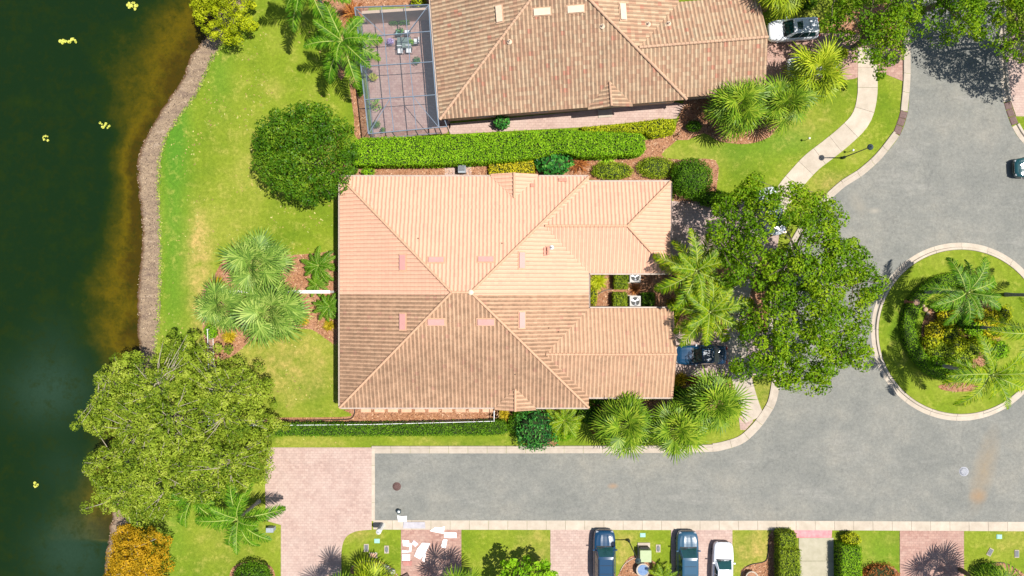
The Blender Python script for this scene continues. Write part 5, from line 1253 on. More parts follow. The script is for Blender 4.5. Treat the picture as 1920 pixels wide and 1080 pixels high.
bush('vine_shrub', 'thin yellow green climber along the inner wall of the notch', 'shrub', 1112, 556, 20, .7, 'lime', 420, .13, 105, rx=8)
for k, (x_, y_, r_, lf_, lb) in enumerate([(428, 632, 12, 'croton', 'golden orange croton at the foot of the white railing'), (396, 604, 11, 'croton', 'yellow croton below the leftmost fan palm'), (408, 532, 13, 'croton', 'yellow orange plant above the leftmost fan palm'), (463, 530, 11, 'yellow', 'pale yellow plant between the three fan palms'),
        (566, 600, 11, 'croton', 'yellow orange plant right of the lowest fan palm'), (616, 610, 10, 'croton', 'orange croton against the house wall below the cycad'), (1278, 712, 13, 'croton', 'orange croton below the drive with the dark car'), (1300, 716, 9, 'rust', 'small rust coloured plant below the drive'),
        (945, 778, 10, 'croton', 'orange plant at the end of the white railing'), (1118, 806, 9, 'rust', 'rusty plant between the cycad and a fan palm'), (1072, 772, 8, 'croton', 'yellow plant against the wall beside the cycad')]):
    spiky(lb, x_, y_, r_ * 1.25, .7, lf_, 170, 110 + k, name='croton', wid=.06)
for k, (x_, y_, rx_, r_, lf_, lb) in enumerate([(1512, 1, 20, 16, 'hedge_dark', 'dark green shrub at the top edge above the silver vehicle'), (1577, 100, 13, 12, 'lime', 'bright yellow green shrub by the sidewalk at the top'), (968, 796, 16, 20, 'hedge_dark', 'dark shrub left of the emerald shrub'),
        (1102, 775, 26, 17, 'hedge_dark', 'shaded dark shrub between the cycad and the house'), (1280, 742, 22, 16, 'hedge_dark', 'shaded dark shrub at the corner of the gabled wing'), (785, 3, 14, 9, 'lime', 'yellow green shrub above the patio wall'), (660, 318, 10, 9, 'hedge_dark', 'small shrub in the mulch strip left end'), (690, 322, 12, 7, 'hedge', 'small leafy plant in the mulch strip'),
        (676, 165, 6, 16, 'hedge_dark', 'narrow shrub outside the patio screen'), (395, 622, 12, 14, 'hedge', 'leafy shrub at the top of the white railing'), (1400, 290 - 60, 24, 14, 'hedge', 'low green plant beneath the fan palm by the upper wall'), (1302, 236, 14, 10, 'hedge_dark', 'dark low shrub on the mulch by the upper house corner'), (1340, 372, 40, 14, 'hedge_dark', 'shaded shrub at the edge of the front drive'), (1052, 812, 26, 16, 'hedge', 'low leafy green plant beneath the cycad'), (1135, 752, 26, 8, 'hedge_dark', 'low dark shrub along the wall under the gutter'), (985, 772, 22, 8, 'hedge_dark', 'low dark shrub under the small gable')]):
    bush('leafy_shrub', lb, 'shrub', x_, y_, r_, 1.1, lf_, int(22 * r_ * rx_ / 6), .15, 130 + k, rx=rx_, lumpy=.35)
spiky('dry orange clump beside the broad leaved shrub', 1086, 305, 24, .7, 'rust', 130, 126, name='dry_grass_clump', cat='grass clump')
spiky('dry brown palmetto at the top edge beside the patio', 660, 22, 26, .9, 'rust', 120, 127, name='dry_palmetto', cat='shrub')
spiky('strappy green plant with arching leaves at the end of the long hedge', 1138, 292, 20, 1.3, 'hedge', 80, 128, name='strappy_plant', cat='shrub', wid=.09)

# ================= island planting
hr_ = arc(98, 40, 320, 44) ; hr2 = arc(72, 320, 40, 36)
k_ = (1 - 1.0 / H)
def at_h(P, h): return [((x - 960) / (1 - h / H) + 960, (y - 540) / (1 - h / H) + 540) for x, y in P]
hedge('ring_hedge', 'curved clipped hedge forming a ring on the round island', arc(103, 70, 290, 44, 1798, 614) + arc(78, 290, 70, 36, 1798, 614), .8, 'hedge', 320, .09, 150, emb=.1)
for k, (x_, y_, rx_, r_, lf_, lb) in enumerate([(1775, 596, 20, 18, 'yellow', 'yellow bush at the upper left of the island bed'), (1752, 620, 18, 16, 'yellow', 'yellow bush at the left of the island bed'), (1746, 640, 16, 12, 'lime', 'greenish yellow bush nearest the ring hedge'), (1780, 628, 22, 20, 'lime', 'olive green bush in the middle of the island bed'),
        (1768, 660, 30, 24, 'box', 'olive bush at the lower left of the island bed'), (1800, 672, 26, 18, 'box', 'olive green bush beside the lower trunk on the island'), (1846, 598, 28, 20, 'yellow', 'wide bright yellow bush at the right of the island bed'), (1860, 620, 22, 14, 'yellow', 'yellow bush by the middle island trunk'), (1840, 640, 22, 14, 'lime', 'yellow green bush below the middle island trunk'), (1800, 600, 14, 14, 'hedge_dark', 'dark green bush between the yellow island bushes'), (1790, 645, 26, 20, 'lime', 'broad yellow green bush at the centre of the island bed'), (1820, 655, 22, 18, 'box', 'olive bush right of the broad centre bush on the island'), (1826, 615, 18, 16, 'hedge', 'fresh green bush left of the middle island trunk'), (1756, 680, 18, 14, 'hedge', 'fresh green bush at the lower edge of the island bed'), (1790, 696, 24, 12, 'hedge_dark', 'dark green bush under the lowest island palm'), (1870, 655, 20, 18, 'hedge', 'green bush at the far right of the island bed'), (1880, 590, 16, 18, 'lime', 'yellow green bush at the upper right of the island bed'), (1770, 576, 22, 9, 'hedge', 'low green bush along the upper island trunk')]):
    bush('island_bush', lb, 'shrub', x_, y_, r_, 1.0, lf_, int(r_ * rx_ * 2.4), .17, 160 + k, rx=rx_, lumpy=.4, emb=.1)
for k, (x_, y_, r_) in enumerate([(1733, 580, 5), (1738, 588, 4), (1729, 573, 3.5)]):
    bx, by, _ = W(x_, y_); mb = MB(); mb.lathe([(.05, 0), (1, .1), (.9, .6), (.5, .85), (.1, .95)], n=8); mb.v = [(v[0] * r_ / S * (1 + .2 * math.sin(i)), v[1] * r_ / S, v[2] * r_ / S * 1.1) for i, v in enumerate(mb.v)]
    tag(mb.build('boulder', mat('tan_stone', (0.34, 0.22, 0.15), (0.46, 0.34, 0.25), 4, .9, bump=.5), None, loc=(bx, by, .1)), ['largest tan boulder at the edge of the island bed', 'reddish small boulder next to the largest one', 'smallest tan boulder by the first island trunk'][k], 'boulder', 'boulders at the island bed')
# ------------------------------------------------------------------ vehicles
def paint(name, c, rough=.25, metal=.0):
    m, n, l, b = nt(name); b.inputs['Base Color'].default_value = (*c, 1); b.inputs['Roughness'].default_value = rough
    b.inputs['Metallic'].default_value = metal; b.inputs['Coat Weight'].default_value = 0.8; b.inputs['Coat Roughness'].default_value = .08; return m
PT = {'navy': paint('dark_blue_paint', (0.005, 0.040, 0.095)), 'teal': paint('dark_slate_blue_paint', (0.022, 0.075, 0.13)), 'white': paint('white_car_paint', (0.72, 0.74, 0.78)), 'silver': paint('silver_car_paint', (0.50, 0.53, 0.57), .3), 'green': paint('dark_teal_paint', (0.01, 0.06, 0.07)), 'black': paint('blue_black_paint', (0.005, 0.016, 0.035))}

def loft(st, ring, mb, mi=0, smooth=True, caps=True):
    rows = [ring(*s) for s in st]; n = len(rows[0])
    mb.add([v for r in rows for v in r], [(i * n + k, i * n + (k + 1) % n, (i + 1) * n + (k + 1) % n, (i + 1) * n + k) for i in range(len(rows) - 1) for k in range(n)], mi, smooth)
    if caps: mb.add(rows[0], [tuple(reversed(range(n)))], mi); mb.add(rows[-1], [tuple(range(n))], mi)

def car(name, label, px, py, rz, L, Wd, Ht, col, kind='sedan', sunroof=False, cat='car', rails=False, group=None, wheelbase=.58):
    x, y, _ = W(px, py, Ht * .55); root = empty(name, (x, y, .035), label, cat, group, rz)
    P = PT[col]; w = Wd / 2; h = Ht
    belt = .62 * h if kind == 'sedan' else .60 * h; hood = belt - .05; tail = belt + (.02 if kind == 'sedan' else .0)
    F_ = L / 2
    # plan half widths and deck heights along the car
    st = [(-F_, .62, .42 * h, .30), (-F_ + .06, .80, .50 * h, .26), (-F_ + .22, .92, tail - .06, .22), (-F_ + .55, .98, tail, .2), (-F_ * .5, 1.0, belt, .18), (0, 1.0, belt, .18), (F_ * .42, 1.0, belt, .18), (F_ * .62, .985, hood + .01, .2), (F_ - .45, .95, hood - .05, .22), (F_ - .2, .88, hood - .13, .24), (F_ - .06, .76, .46 * h, .27), (F_, .58, .40 * h, .32)]
    def ring(X, k, top, lo):
        a = w * k
        return [(X, -a * .9, lo), (X, -a, lo + .14), (X, -a, (lo + top) * .5), (X, -a * .965, top - .10), (X, -a * .87, top - .015), (X, -a * .45, top + .03), (X, 0, top + .045), (X, a * .45, top + .03), (X, a * .87, top - .015), (X, a * .965, top - .10), (X, a, (lo + top) * .5), (X, a, lo + .14), (X, a * .9, lo)]
    mb = MB(); loft(st, ring, mb); mb.build('body', P, root)
    # greenhouse: windscreen base, roof front, roof rear, back glass base
    if kind == 'sedan': xs = (F_ * .36, F_ * .06, -F_ * .40, -F_ * .68)
    elif kind == 'suv': xs = (F_ * .44, F_ * .16, -F_ * .78, -F_ * .93)
    else: xs = (F_ * .40, F_ * .12, -F_ * .60, -F_ * .88)
    zb = belt - .02; zr = h - .03; wb = w * .90; wr_ = w * .70
    def gh(X, a, z): return [(X, -a, z), (X, a, z)]
    B = [(xs[0], -wb * .86, zb), (xs[0], wb * .86, zb), (xs[3], wb * .84, zb), (xs[3], -wb * .84, zb)]
    Bm = [(xs[0] - .35, wb, zb), (xs[3] + .35, wb, zb), (xs[3] + .35, -wb, zb), (xs[0] - .35, -wb, zb)]
    T = [(xs[1], -wr_ * .93, zr), (xs[1], wr_ * .93, zr), (xs[2], wr_ * .9, zr), (xs[2], -wr_ * .9, zr)]
    mb = MB(); nb = [B[0], B[1], Bm[0], Bm[1], B[2], B[3], Bm[2], Bm[3]]; nt_ = [T[0], T[1], (xs[1] - .18, wr_, zr), (xs[2] + .2, wr_, zr), T[2], T[3], (xs[2] + .2, -wr_, zr), (xs[1] - .18, -wr_, zr)]
    mid = [((a[0] + b_[0]) / 2, (a[1] + b_[1]) / 2 * 1.02, (a[2] + b_[2]) / 2) for a, b_ in zip(nb, nt_)]
    mb.add(nb + nt_, [(i, (i + 1) % 8, 8 + (i + 1) % 8, 8 + i) for i in range(8)]); mb.build('cabin_shell', P, root)
    mb = MB(); c0 = ((xs[1] + xs[2]) / 2, 0, zr + .05); inner = [(c0[0] + (p[0] - c0[0]) * .82, p[1] * .78, zr + .045) for p in nt_]
    mb.add(nt_ + inner, [(i, (i + 1) % 8, 8 + (i + 1) % 8, 8 + i) for i in range(8)], smooth=True); mb.add(inner, [tuple(range(8))], smooth=True); mb.build('roof', P, root)
    def pane(nm, q, m_, ins=.07, o=.012, par=None):
        q = [Vector(p) for p in q]; c = sum(q, Vector()) / len(q); nn_ = (q[1] - q[0]).cross(q[-1] - q[0]).normalized()
        if nn_.dot(c - Vector((0, 0, belt * .6))) < 0: nn_ = -nn_
        v = [p + (c - p).normalized() * ins + nn_ * o for p in q]
        mb = MB(); mb.add(v, [tuple(range(len(v)))]); mb.add([p - nn_ * (o + .01) for p in v] + v, [(i, (i + 1) % len(v), len(v) + (i + 1) % len(v), len(v) + i) for i in range(len(v))]); return mb.build(nm, m_, par or root)
    G = MT['car_glass']
    fm_ = [((a[0] * .5 + b_[0] * .5) + .06, 0, (a[2] + b_[2]) / 2 + .03) for a, b_ in ((B[0], T[0]),)][0]
    pane('windshield', [B[0], B[1], T[1], T[0]], G, .06); pane('rear_window', [B[2], B[3], T[3], T[2]], G, .08)
    for s in (1, -1):
        a0, a1 = (Bm[0], Bm[1]) if s > 0 else (Bm[3], Bm[2]); t0, t1 = (nt_[2], nt_[3]) if s > 0 else (nt_[7], nt_[6])
        cuts = (0, .5, 1) if kind == 'sedan' else (0, .36, .70, 1)
        lp = lambda a, b_, t: tuple(a[i] + (b_[i] - a[i]) * t for i in range(3))
        for u0, u1 in zip(cuts[:-1], cuts[1:]): pane('side_window', [lp(a0, a1, u0), lp(a0, a1, u1), lp(t0, t1, u1), lp(t0, t1, u0)], G, .055)
        m_ = MB(); m_.box((xs[0] - .28, s * (w + .02), zb + .06), (.12, .16, .12)); m_.box((xs[0] - .27, s * (w - .06), zb + .03), (.08, .1, .05)); m_.build('wing_mirror', P, root)
        m_ = MB(); m_.box((F_ - .13, s * w * .62, hood - .24), (.16, w * .30, .12), rz=-s * .42); m_.build('headlight', MT['lamp_lens'], root)
        m_ = MB(); m_.box((-F_ + .10, s * w * .68, tail - .16), (.14, w * .3, .16), rz=s * .45); m_.build('taillight', MT['red_lens'], root)
        if rails: m_ = MB(); m_.bar((xs[1] - .2, s * wr_ * .9, zr + .07), (xs[2] + .15, s * wr_ * .9, zr + .07), .035, .05); m_.build('roof_rail', MT['black'], root)
        for f in (wheelbase, -wheelbase):
            wh_ = MB(); c = Vector((F_ * f, s * (w - .13), .33)); n = 18; r = .33
            for (rr, yy) in (): pass
            ringv = []
            for (rr, dy) in ((r * .62, .10), (r * .95, .115), (r, .07), (r, -.07), (r * .95, -.115)): ringv.append([(c.x + rr * math.cos(2 * math.pi * k / n), c.y + s * dy, c.z + rr * math.sin(2 * math.pi * k / n)) for k in range(n)])
            wh_.add([v for q in ringv for v in q], [(i * n + k, i * n + (k + 1) % n, (i + 1) * n + (k + 1) % n, (i + 1) * n + k) for i in range(4) for k in range(n)], 0, True)
            wo = wh_.build('wheel', MT['rubber'], root)
            rm = MB(); rm.add([(c.x + r * .62 * math.cos(2 * math.pi * k / n), c.y + s * .09, c.z + r * .62 * math.sin(2 * math.pi * k / n)) for k in range(n)], [tuple(range(n))])
            for k in range(5): a = 2 * math.pi * k / 5; rm.bar((c.x, c.y + s * .1, c.z), (c.x + r * .58 * math.cos(a), c.y + s * .1, c.z + r * .58 * math.sin(a)), .05, .05)
            rm.build('rim', MT['rim'], wo)
    # bonnet panel slightly proud, with two creases, and the boot lid or cowl
    hb = MB(); X0, X1 = xs[0] + .1, F_ - .32; pts = [(X0, -w * .76), (X0, w * .76), (X1 - .1, w * .72), (X1, w * .5), (X1, -w * .5), (X1 - .1, -w * .72)]
    def zt_(X, Y): t = np.interp(X, [s_[0] for s_ in st], [s_[2] for s_ in st]); return t + .045 - .06 * (abs(Y) / w) ** 2 + .008
    V = []; F = []; nx_, ny_ = 7, 8
    for i in range(nx_ + 1):
        for j in range(ny_ + 1):
            X = X0 + (X1 - X0) * i / nx_; Y = (j / ny_ * 2 - 1) * w * (.78 - .14 * (i / nx_) ** 3)
            V.append((X, Y, zt_(X, Y) + (.018 if j in (2, 6) else 0)))
    for i in range(nx_):
        for j in range(ny_): a = i * (ny_ + 1) + j; F.append((a, a + ny_ + 1, a + ny_ + 2, a + 1))
    hb.add(V, F, smooth=False); hb.build('bonnet', P, root)
    m_ = MB(); m_.box((X0 - .07, 0, zt_(X0, 0) - .012), (.10, w * 1.5, .02)); m_.build('cowl', MT['black'], root)
    m_ = MB(); m_.box((F_ - .015, 0, .36 * h), (.08, w * 1.0, .16)); m_.build('grille', MT['black'], root)
    for s in (-1, 1): m_ = MB(); m_.bar((X0 - .12, s * .12 + .15, zt_(X0, 0) + .03), (X0 - .22, s * .12 + .62, zt_(X0, 0) + .12), .02, .02); m_.build('wiper', MT['black'], root)
    if sunroof: m_ = MB(); m_.box((xs[1] - .55, 0, zr + .055), (.5, wr_ * 1.0, .02)); m_.build('sunroof', G, root)
    if kind != 'sedan':
        for t in (.33, .66): m_ = MB(); X = xs[1] + (xs[2] - xs[1]) * t; m_.box((X, 0, zr + .052), (.03, wr_ * 1.5, .014)); m_.build('roof_seam', MT['black'], root)
    return root

R90 = math.pi / 2
car('parked_suv', 'silver white vehicle with a sunroof against the top garage wing', 1490, 54, math.pi + math.radians(4), 4.65, 1.95, 1.7, 'white', 'suv', sunroof=True)
car('parked_car', 'white car mostly hidden under a yellow green fan palm', 1524, 122, math.pi + math.radians(5), 4.6, 1.85, 1.45, 'white')
car('parked_car', 'dark blue sedan beside the gabled garage wing', 1316, 666, math.pi, 4.75, 1.86, 1.45, 'navy')
car('parked_car', 'pale bluish car glimpsed through the street oak', 1448, 396, math.pi * .5 + .25, 4.5, 1.84, 1.45, 'silver')
car('parked_suv', 'dark blue vehicle with green windscreen, leftmost of three on the south drives', 1134, 1046, R90, 4.9, 2.05, 1.8, 'navy', 'suv', rails=True)
car('parked_suv', 'dark slate blue vehicle with a ribbed bonnet beside the white car', 1290, 1048, R90 , 4.9, 2.02, 1.78, 'teal', 'suv')
car('parked_car', 'white car on the south drive beside the dry lawn', 1356, 1066, R90 - .03, 4.75, 1.9, 1.45, 'white')
car('parked_car', 'dark teal car cut by the right edge of the road', 1952, 312, math.pi + .05, 4.7, 1.88, 1.46, 'green', group=None)

# ------------------------------------------------------------------ street furniture
def lamp(label, px, py):
    x, y, _ = W(px, py); h = 4.86; root = empty('street_lamp', (x, y, 0), label, 'street lamp', 'black street lamps')
    mb = MB(); mb.lathe([(.14, -.05), (.14, .35), (.09, .5), (.06, .55)], n=10); mb.build('base', MT['dark_metal'], root)
    mb = MB(); mb.tube([(0, 0, .5), (0, 0, 2.5), (0, 0, h - .5)], [.06, .05, .04], 8); mb.build('pole', MT['dark_metal'], root)
    mb = MB(); mb.lathe([(.06, h - .55), (.1, h - .5), (.18, h - .12), (.19, h - .1)], n=12); mb.build('lamp_glass', MT['glass'], root)
    mb = MB(); mb.lathe([(.27, h - .1), (.27, h - .06), (.17, h + .02), (.05, h + .1), (.02, h + .2)], n=14); mb.build('lamp_cap', MT['dark_metal'], root)
lamp('black street lamp on the grass strip beside the curving sidewalk', 1580, 296)
lamp('black street lamp by the green utility cabinet and the dark blue vehicle', 1178, 1012)
def globe(label, px, py):
    x, y, _ = W(px, py); root = empty('garden_light', (x, y, 0), label, 'garden light', 'white globe garden lights')
    mb = MB(); mb.tube([(0, 0, -.05), (0, 0, .75)], .025, 8); mb.build('post', MT['dark_metal'], root)
    mb = MB(); mb.lathe([(.02, .72)] + [(.11 * math.cos(t), .85 + .11 * math.sin(t)) for t in (-1.1, -.5, 0, .5, 1.1)] + [(.01, .96)], n=12); mb.build('globe', MT['white'], root)
globe('white globe light on the lawn left of the curving sidewalk', 1510, 263)
globe('white globe light on the grass strip beside the street lamp', 1591, 285)

def manhole(label, px, py, r, m1, m2):
    x, y, _ = W(px, py); root = empty('manhole_cover', (x, y, .01), label, 'manhole cover')
    mb = MB(); mb.lathe([(r, -.02), (r, .012), (r * .88, .014)], n=28); mb.build('rim', m2, root)
    mb = MB(); mb.lathe([(r * .86, .0), (r * .86, .018), (r * .3, .022)], n=28); lid = mb.build('lid', m1, root)
    mb = MB()
    for k in range(8): a = k * math.pi / 4; mb.bar((math.cos(a) * r * .25, math.sin(a) * r * .25, .024), (math.cos(a) * r * .75, math.sin(a) * r * .75, .024), .035, .014)
    for k in range(24): a = k * math.pi / 12; b_ = (k + 1) * math.pi / 12; mb.bar((math.cos(a) * r * .52, math.sin(a) * r * .52, .024), (math.cos(b_) * r * .52, math.sin(b_) * r * .52, .024), .03, .014)
    mb.build('raised_pattern', m2, lid)
manhole('round rusty brown manhole cover near the west end of the lane', 744, 912, .40, MT['drain'], MT['drain'])
manhole('pale patterned manhole cover on the lane below the island', 1807, 884, .44, mat('pale_iron', (0.2, 0.21, 0.23), (0.28, 0.29, 0.31), 8, .6), mat('paler_iron', (0.36, 0.36, 0.4), rough=.6))

def drain(label, pts, wd, side):
    x, y, _ = W(*pts[0]); root = empty('storm_drain', (x, y, 0), label, 'storm drain'); P = [Vector((*W2(*p), 0)) - Vector((x, y, 0)) for p in pts]
    for a, b_ in zip(P[:-1], P[1:]):
        d = (b_ - a).normalized(); n = Vector((-d.y, d.x, 0)) * side; c = (a + b_) / 2 + n * wd / 2; L = (b_ - a).length - .05; rz = math.atan2(d.y, d.x)
        mb = MB(); mb.box((c.x, c.y, -.0), (L, wd, .07), rz=rz); fr_ = mb.build('frame', MT['drain'], root)
        for k in range(6):
            q = c + n * (wd * (-.42 + .84 * (k + .5) / 6)); m2 = MB(); m2.box((q.x, q.y, .045), (L * .86, wd * .07, .035), rz=rz); m2.build('bar', mat_bar, fr_)
mat_bar = mat('brown_iron_bar', (0.20, 0.13, 0.12), (0.26, 0.18, 0.16), 9, .8)
drain('row of three brown storm grates in the west curb of the north lane', [(1701.5, 210), (1698, 224), (1693, 238), (1687, 254)], .68, -1)
drain('row of three brown storm grates in the east curb of the north lane', [(1882, 193), (1886, 207), (1891, 221), (1897, 236)], .65, 1)

def lid(name, label, cat, px, py, w, d, m1, rim=None, h=.05, rz=0, oval=False):
    x, y, _ = W(px, py); root = empty(name, (x, y, 0), label, cat, None, rz)
    mb = MB(); mb.box((0, 0, h / 2), (w, d, h)); mb.build('frame', rim or MT['concrete'], root)
    mb = MB()
    if oval: mb.prism([(math.cos(a * .524) * w * .36, math.sin(a * .524) * d * .42) for a in range(12)], h - .01, h + .03)
    else: mb.box((0, 0, h + .005), (w * .72, d * .78, .04))
    mb.build('lid', m1, root)
lid('meter_box', 'dark grey meter lid left of the small tan pad', 'meter box', 687, 1027, .45, .72, MT['lid_grey'])
lid('meter_box', 'oval grey meter lid right of the white stake', 'meter box', 725, 1030, .42, .72, MT['lid_grey'], oval=True)
lid('valve_box', 'pale teal valve lid on the grass below the white round post', 'valve box', 707, 1014, .5, .4, MT['teal_lid'], MT['teal_lid'])
lid('valve_box', 'tan square pad on the grass between two meter lids', 'valve box', 700, 1041, .75, .5, MT['sandstone'])
lid('valve_box', 'pale teal valve lid above the green utility cabinet', 'valve box', 1205, 1003, .5, .38, MT['teal_lid'], MT['teal_lid'])
lid('meter_box', 'grey meter lid right of the green utility cabinet', 'meter box', 1234, 1028, .42, .72, MT['lid_grey'], oval=True)
lid('valve_box', 'pale teal valve lid on the last front lawn', 'valve box', 1873, 1006, .5, .4, MT['teal_lid'], MT['teal_lid'])
lid('meter_box', 'tilted dark meter lid on the last front lawn', 'meter box', 1856, 1035, .42, .75, MT['lid_grey'], rz=-.5)
lid('meter_box', 'upright dark meter lid nearest the right edge', 'meter box', 1906, 1038, .42, .72, MT['lid_grey'])
# small things on the lots
x, y, _ = W(717, 984); r_ = empty('round_post', (x, y, .03), 'white round post with grey sides at the corner of the paver court', 'post')
mb = MB(); mb.lathe([(.24, 0), (.24, 1.75), (.22, 1.85), (.05, 1.9)], n=16); mb.build('shaft', MT['white'], r_)
for k in range(3): mb = MB(); a = 1.2 + k * .5; mb.box((.245 * math.cos(a), .245 * math.sin(a), .9), (.02, .07, 1.5), rz=a); mb.build('side_panel', MT['grey_metal'], r_)
mb = MB(); mb.lathe([(.1, 1.9), (.1, 1.93)], n=10); mb.build('top_knob', MT['grey_metal'], r_)
x, y, _ = W(749, 957); r_ = empty('bucket', (x, y, .01), 'dark bucket with white contents on the lane', 'bucket')
mb = MB(); mb.lathe([(.16, 0), (.2, .38), (.215, .4), (.18, .4)], n=16); mb.build('pail', MT['dark_metal'], r_); mb = MB(); mb.lathe([(.02, .36), (.15, .37), (.08, .42)], (.0, .0, 0), n=12); mb.build('contents', MT['foam'], r_)
x, y, _ = W(704, 1035); mb = MB(); mb.bar((-.1, -.15, .02), (.22, .3, .9), .07, .03); tag(mb.build('survey_stake', MT['white'], None, loc=(x, y, 0)), 'white leaning stake between the two meter lids', 'stake')
x, y, _ = W(511, 989); r_ = empty('marker_box', (x, y, .0), 'small blue grey box at the corner of the paver court', 'utility box'); mb = MB(); mb.box((0, 0, .35), (.62, .36, .7)); mb.build('box_body', MT['grey_metal'], r_); mb = MB(); mb.box((0, 0, .72), (.68, .42, .04)); mb.build('lid', MT['grey_metal'], r_)
x, y, _ = W(866, 317, .8); r_ = empty('utility_box', (x, y, .03), 'grey equipment box against the top eave of the clean roof', 'utility box'); mb = MB(); mb.box((0, 0, .45), (.68, .72, .9)); mb.build('cabinet', MT['grey_metal'], r_); mb = MB(); mb.box((0, .05, .92), (.56, .5, .06)); mb.build('lid', MT['lid_grey'], r_)
for k in range(4): mb = MB(); mb.box((-.2 + .13 * k, -.37, .5), (.06, .02, .5)); mb.build('louvre', MT['lid_grey'], r_)
x, y, _ = W(1209, 1036, .5); r_ = empty('utility_cabinet', (x, y, .0), 'pale green utility cabinet with a dark gap along its top edge', 'utility cabinet')
mb = MB(); mb.box((0, 0, .05), (1.15, 1.5, .1)); mb.build('pad', MT['concrete'], r_); mb = MB(); mb.box((0, -.15, .5), (.98, 1.05, .8)); mb.build('cabinet', MT['util_green'], r_); mb = MB(); mb.box((0, -.17, .93), (1.03, 1.08, .07)); mb.build('hood', MT['util_green'], r_); mb = MB(); mb.box((-.05, .45, .35), (.8, .12, .5)); mb.build('door_recess', MT['black'], r_)
x, y, _ = W(1205, 1068, .4); r_ = empty('bird_bath', (x, y, .015), 'round cream basin with bluish water in the mulch by the green cabinet', 'basin')
mb = MB(); mb.lathe([(.3, 0), (.24, .2), (.3, .34), (.62, .44), (.66, .56), (.56, .58), (.48, .48)], n=22); mb.build('bowl', MT['concrete_white'], r_); mb = MB(); mb.lathe([(.5, .50), (.49, .515)], n=20); mb.build('water', mat('blue_water', (0.10, 0.17, 0.32), (0.2, 0.28, 0.42), 4, .1), r_)
x, y, _ = W(1409, 1082, .4); r_ = empty('planter', (x, y, .015), 'round cream planter at the bottom edge right of the white car', 'planter')
mb = MB(); mb.lathe([(.4, 0), (.55, .4), (.6, .5), (.5, .5), (.48, .42)], n=20); mb.build('bowl', MT['concrete_white'], r_); mb = MB(); mb.lathe([(.48, .40), (.4, .46)], n=16); mb.build('soil', MT['mulch'], r_)
for k, (px, py, s_) in enumerate([(722, 1066, 9), (735, 1072, 7), (715, 1077, 6)]):
    x, y, _ = W(px, py); mb = MB(); mb.lathe([(.6, 0), (1, .15), (.95, .5), (.6, .8), (.1, .9)], n=9); mb.v = [(v[0] * s_ / S * (1 + .25 * math.sin(i * 2.1)), v[1] * s_ / S * (1 + .2 * math.cos(i * 1.7)), v[2] * s_ / S) for i, v in enumerate(mb.v)]
    tag(mb.build('boulder', mat('grey_stone', (0.22, 0.21, 0.2), (0.42, 0.40, 0.37), 5, .9, bump=.6), None, loc=(x, y, .01)), ['largest grey boulder in the round bed by the paver court', 'grey boulder at the right of the round bed', 'smallest grey boulder in the round bed'][k], 'boulder', 'grey boulders in the round bed')
x, y, _ = W(760, 1084); mb = MB(); mb.box((0, 0, .12), (.9, .8, .24), rz=.5); tag(mb.build('storage_crate', mat('brown_wood_crate', (.08, .05, .045), (.12, .08, .07), 5, .8), None, loc=(x, y, .03)), 'dark brown flat crate at the bottom edge of the littered drive', 'crate')
x, y, _ = W(1697, 566, 0); r_ = empty('stone_lamp_post', (x, y, .1), 'short post with a six sided tan cap by the ring hedge', 'lamp post')
mb = MB(); mb.lathe([(.2, 0), (.2, .1), (.1, .15), (.1, 1.5)], n=8); mb.build('post', MT['terracotta'], r_); mb = MB(); mb.lathe([(.12, 1.5), (.3, 1.62), (.3, 1.7), (.05, 1.85)], n=6, smooth=False); mb.build('cap', MT['sandstone'], r_)

# white boards and scraps lying on the drive
SC = 'white boards scattered on the littered drive'
for k, (poly, lb, mm) in enumerate([
    ([(745, 966), (753, 968), (763, 967), (762, 978), (747, 978)], 'white board lying alone on the lane above the drive', 'foam'),
    ([(806, 995), (816, 988), (826, 989), (834, 986), (832, 1000), (820, 998)], 'ragged white board on the curb edge of the drive', 'foam'),
    ([(833, 998), (856, 998), (856, 1008), (833, 1008)], 'clean rectangular white board at the right of the drive', 'foam'),
    ([(831, 1011), (839, 1011), (836, 1027), (827, 1025)], 'slim slanted white board below the rectangular one', 'foam'),
    ([(755, 1012), (767, 1013), (768, 1024), (756, 1023)], 'small square white board, uppermost on the left side of the drive', 'foam'),
    ([(792, 1017), (807, 1018), (799, 1034), (788, 1048), (777, 1042), (783, 1028)], 'large slanted white board in the middle of the drive', 'foam'),
    ([(776, 1012), (785, 1019), (779, 1025), (772, 1018)], 'pale lilac scrap beside the large slanted board', 'lilac'),
    ([(769, 1017), (773, 1019), (771, 1034), (754, 1036), (754, 1031), (767, 1032)], 'bent narrow white strip left of the large board', 'foam'),
    ([(755, 1038), (769, 1038), (769, 1050), (754, 1050)], 'square white board lowest on the left side of the drive', 'foam'),
    ([(795, 1036), (799, 1037), (796, 1053), (792, 1050)], 'thin white sliver right of the large slanted board', 'foam'),
    ([(755, 1051), (773, 1051), (772, 1060), (757, 1060)], 'dusty red board below the white squares', 'red'),
    ([(757, 978), (797, 978), (798, 990), (756, 990)], 'flat grey stained mat lying across the curb', 'greymat')]):
    if 'lilac' not in MT: MT['lilac'] = mat('lilac_board', (.62, .5, .56), rough=.8); MT['red'] = mat('dusty_red_board', (.34, .14, .12), (.4, .2, .17), 4); MT['greymat'] = mat('grey_mat', (.33, .31, .34), (.42, .40, .42), 3)
    x, y, _ = W(*poly[0]); z = (.045 if poly[0][1] > 990 else .05 if k == 11 else .025) + .004 * k; P = [(W2(*p)[0] - x, W2(*p)[1] - y) for p in poly]
    mb = MB(); mb.prism(P, 0, .035); o = mb.build('board', MT[mm], None, loc=(x, y, z)); tag(o, lb, 'board', SC)

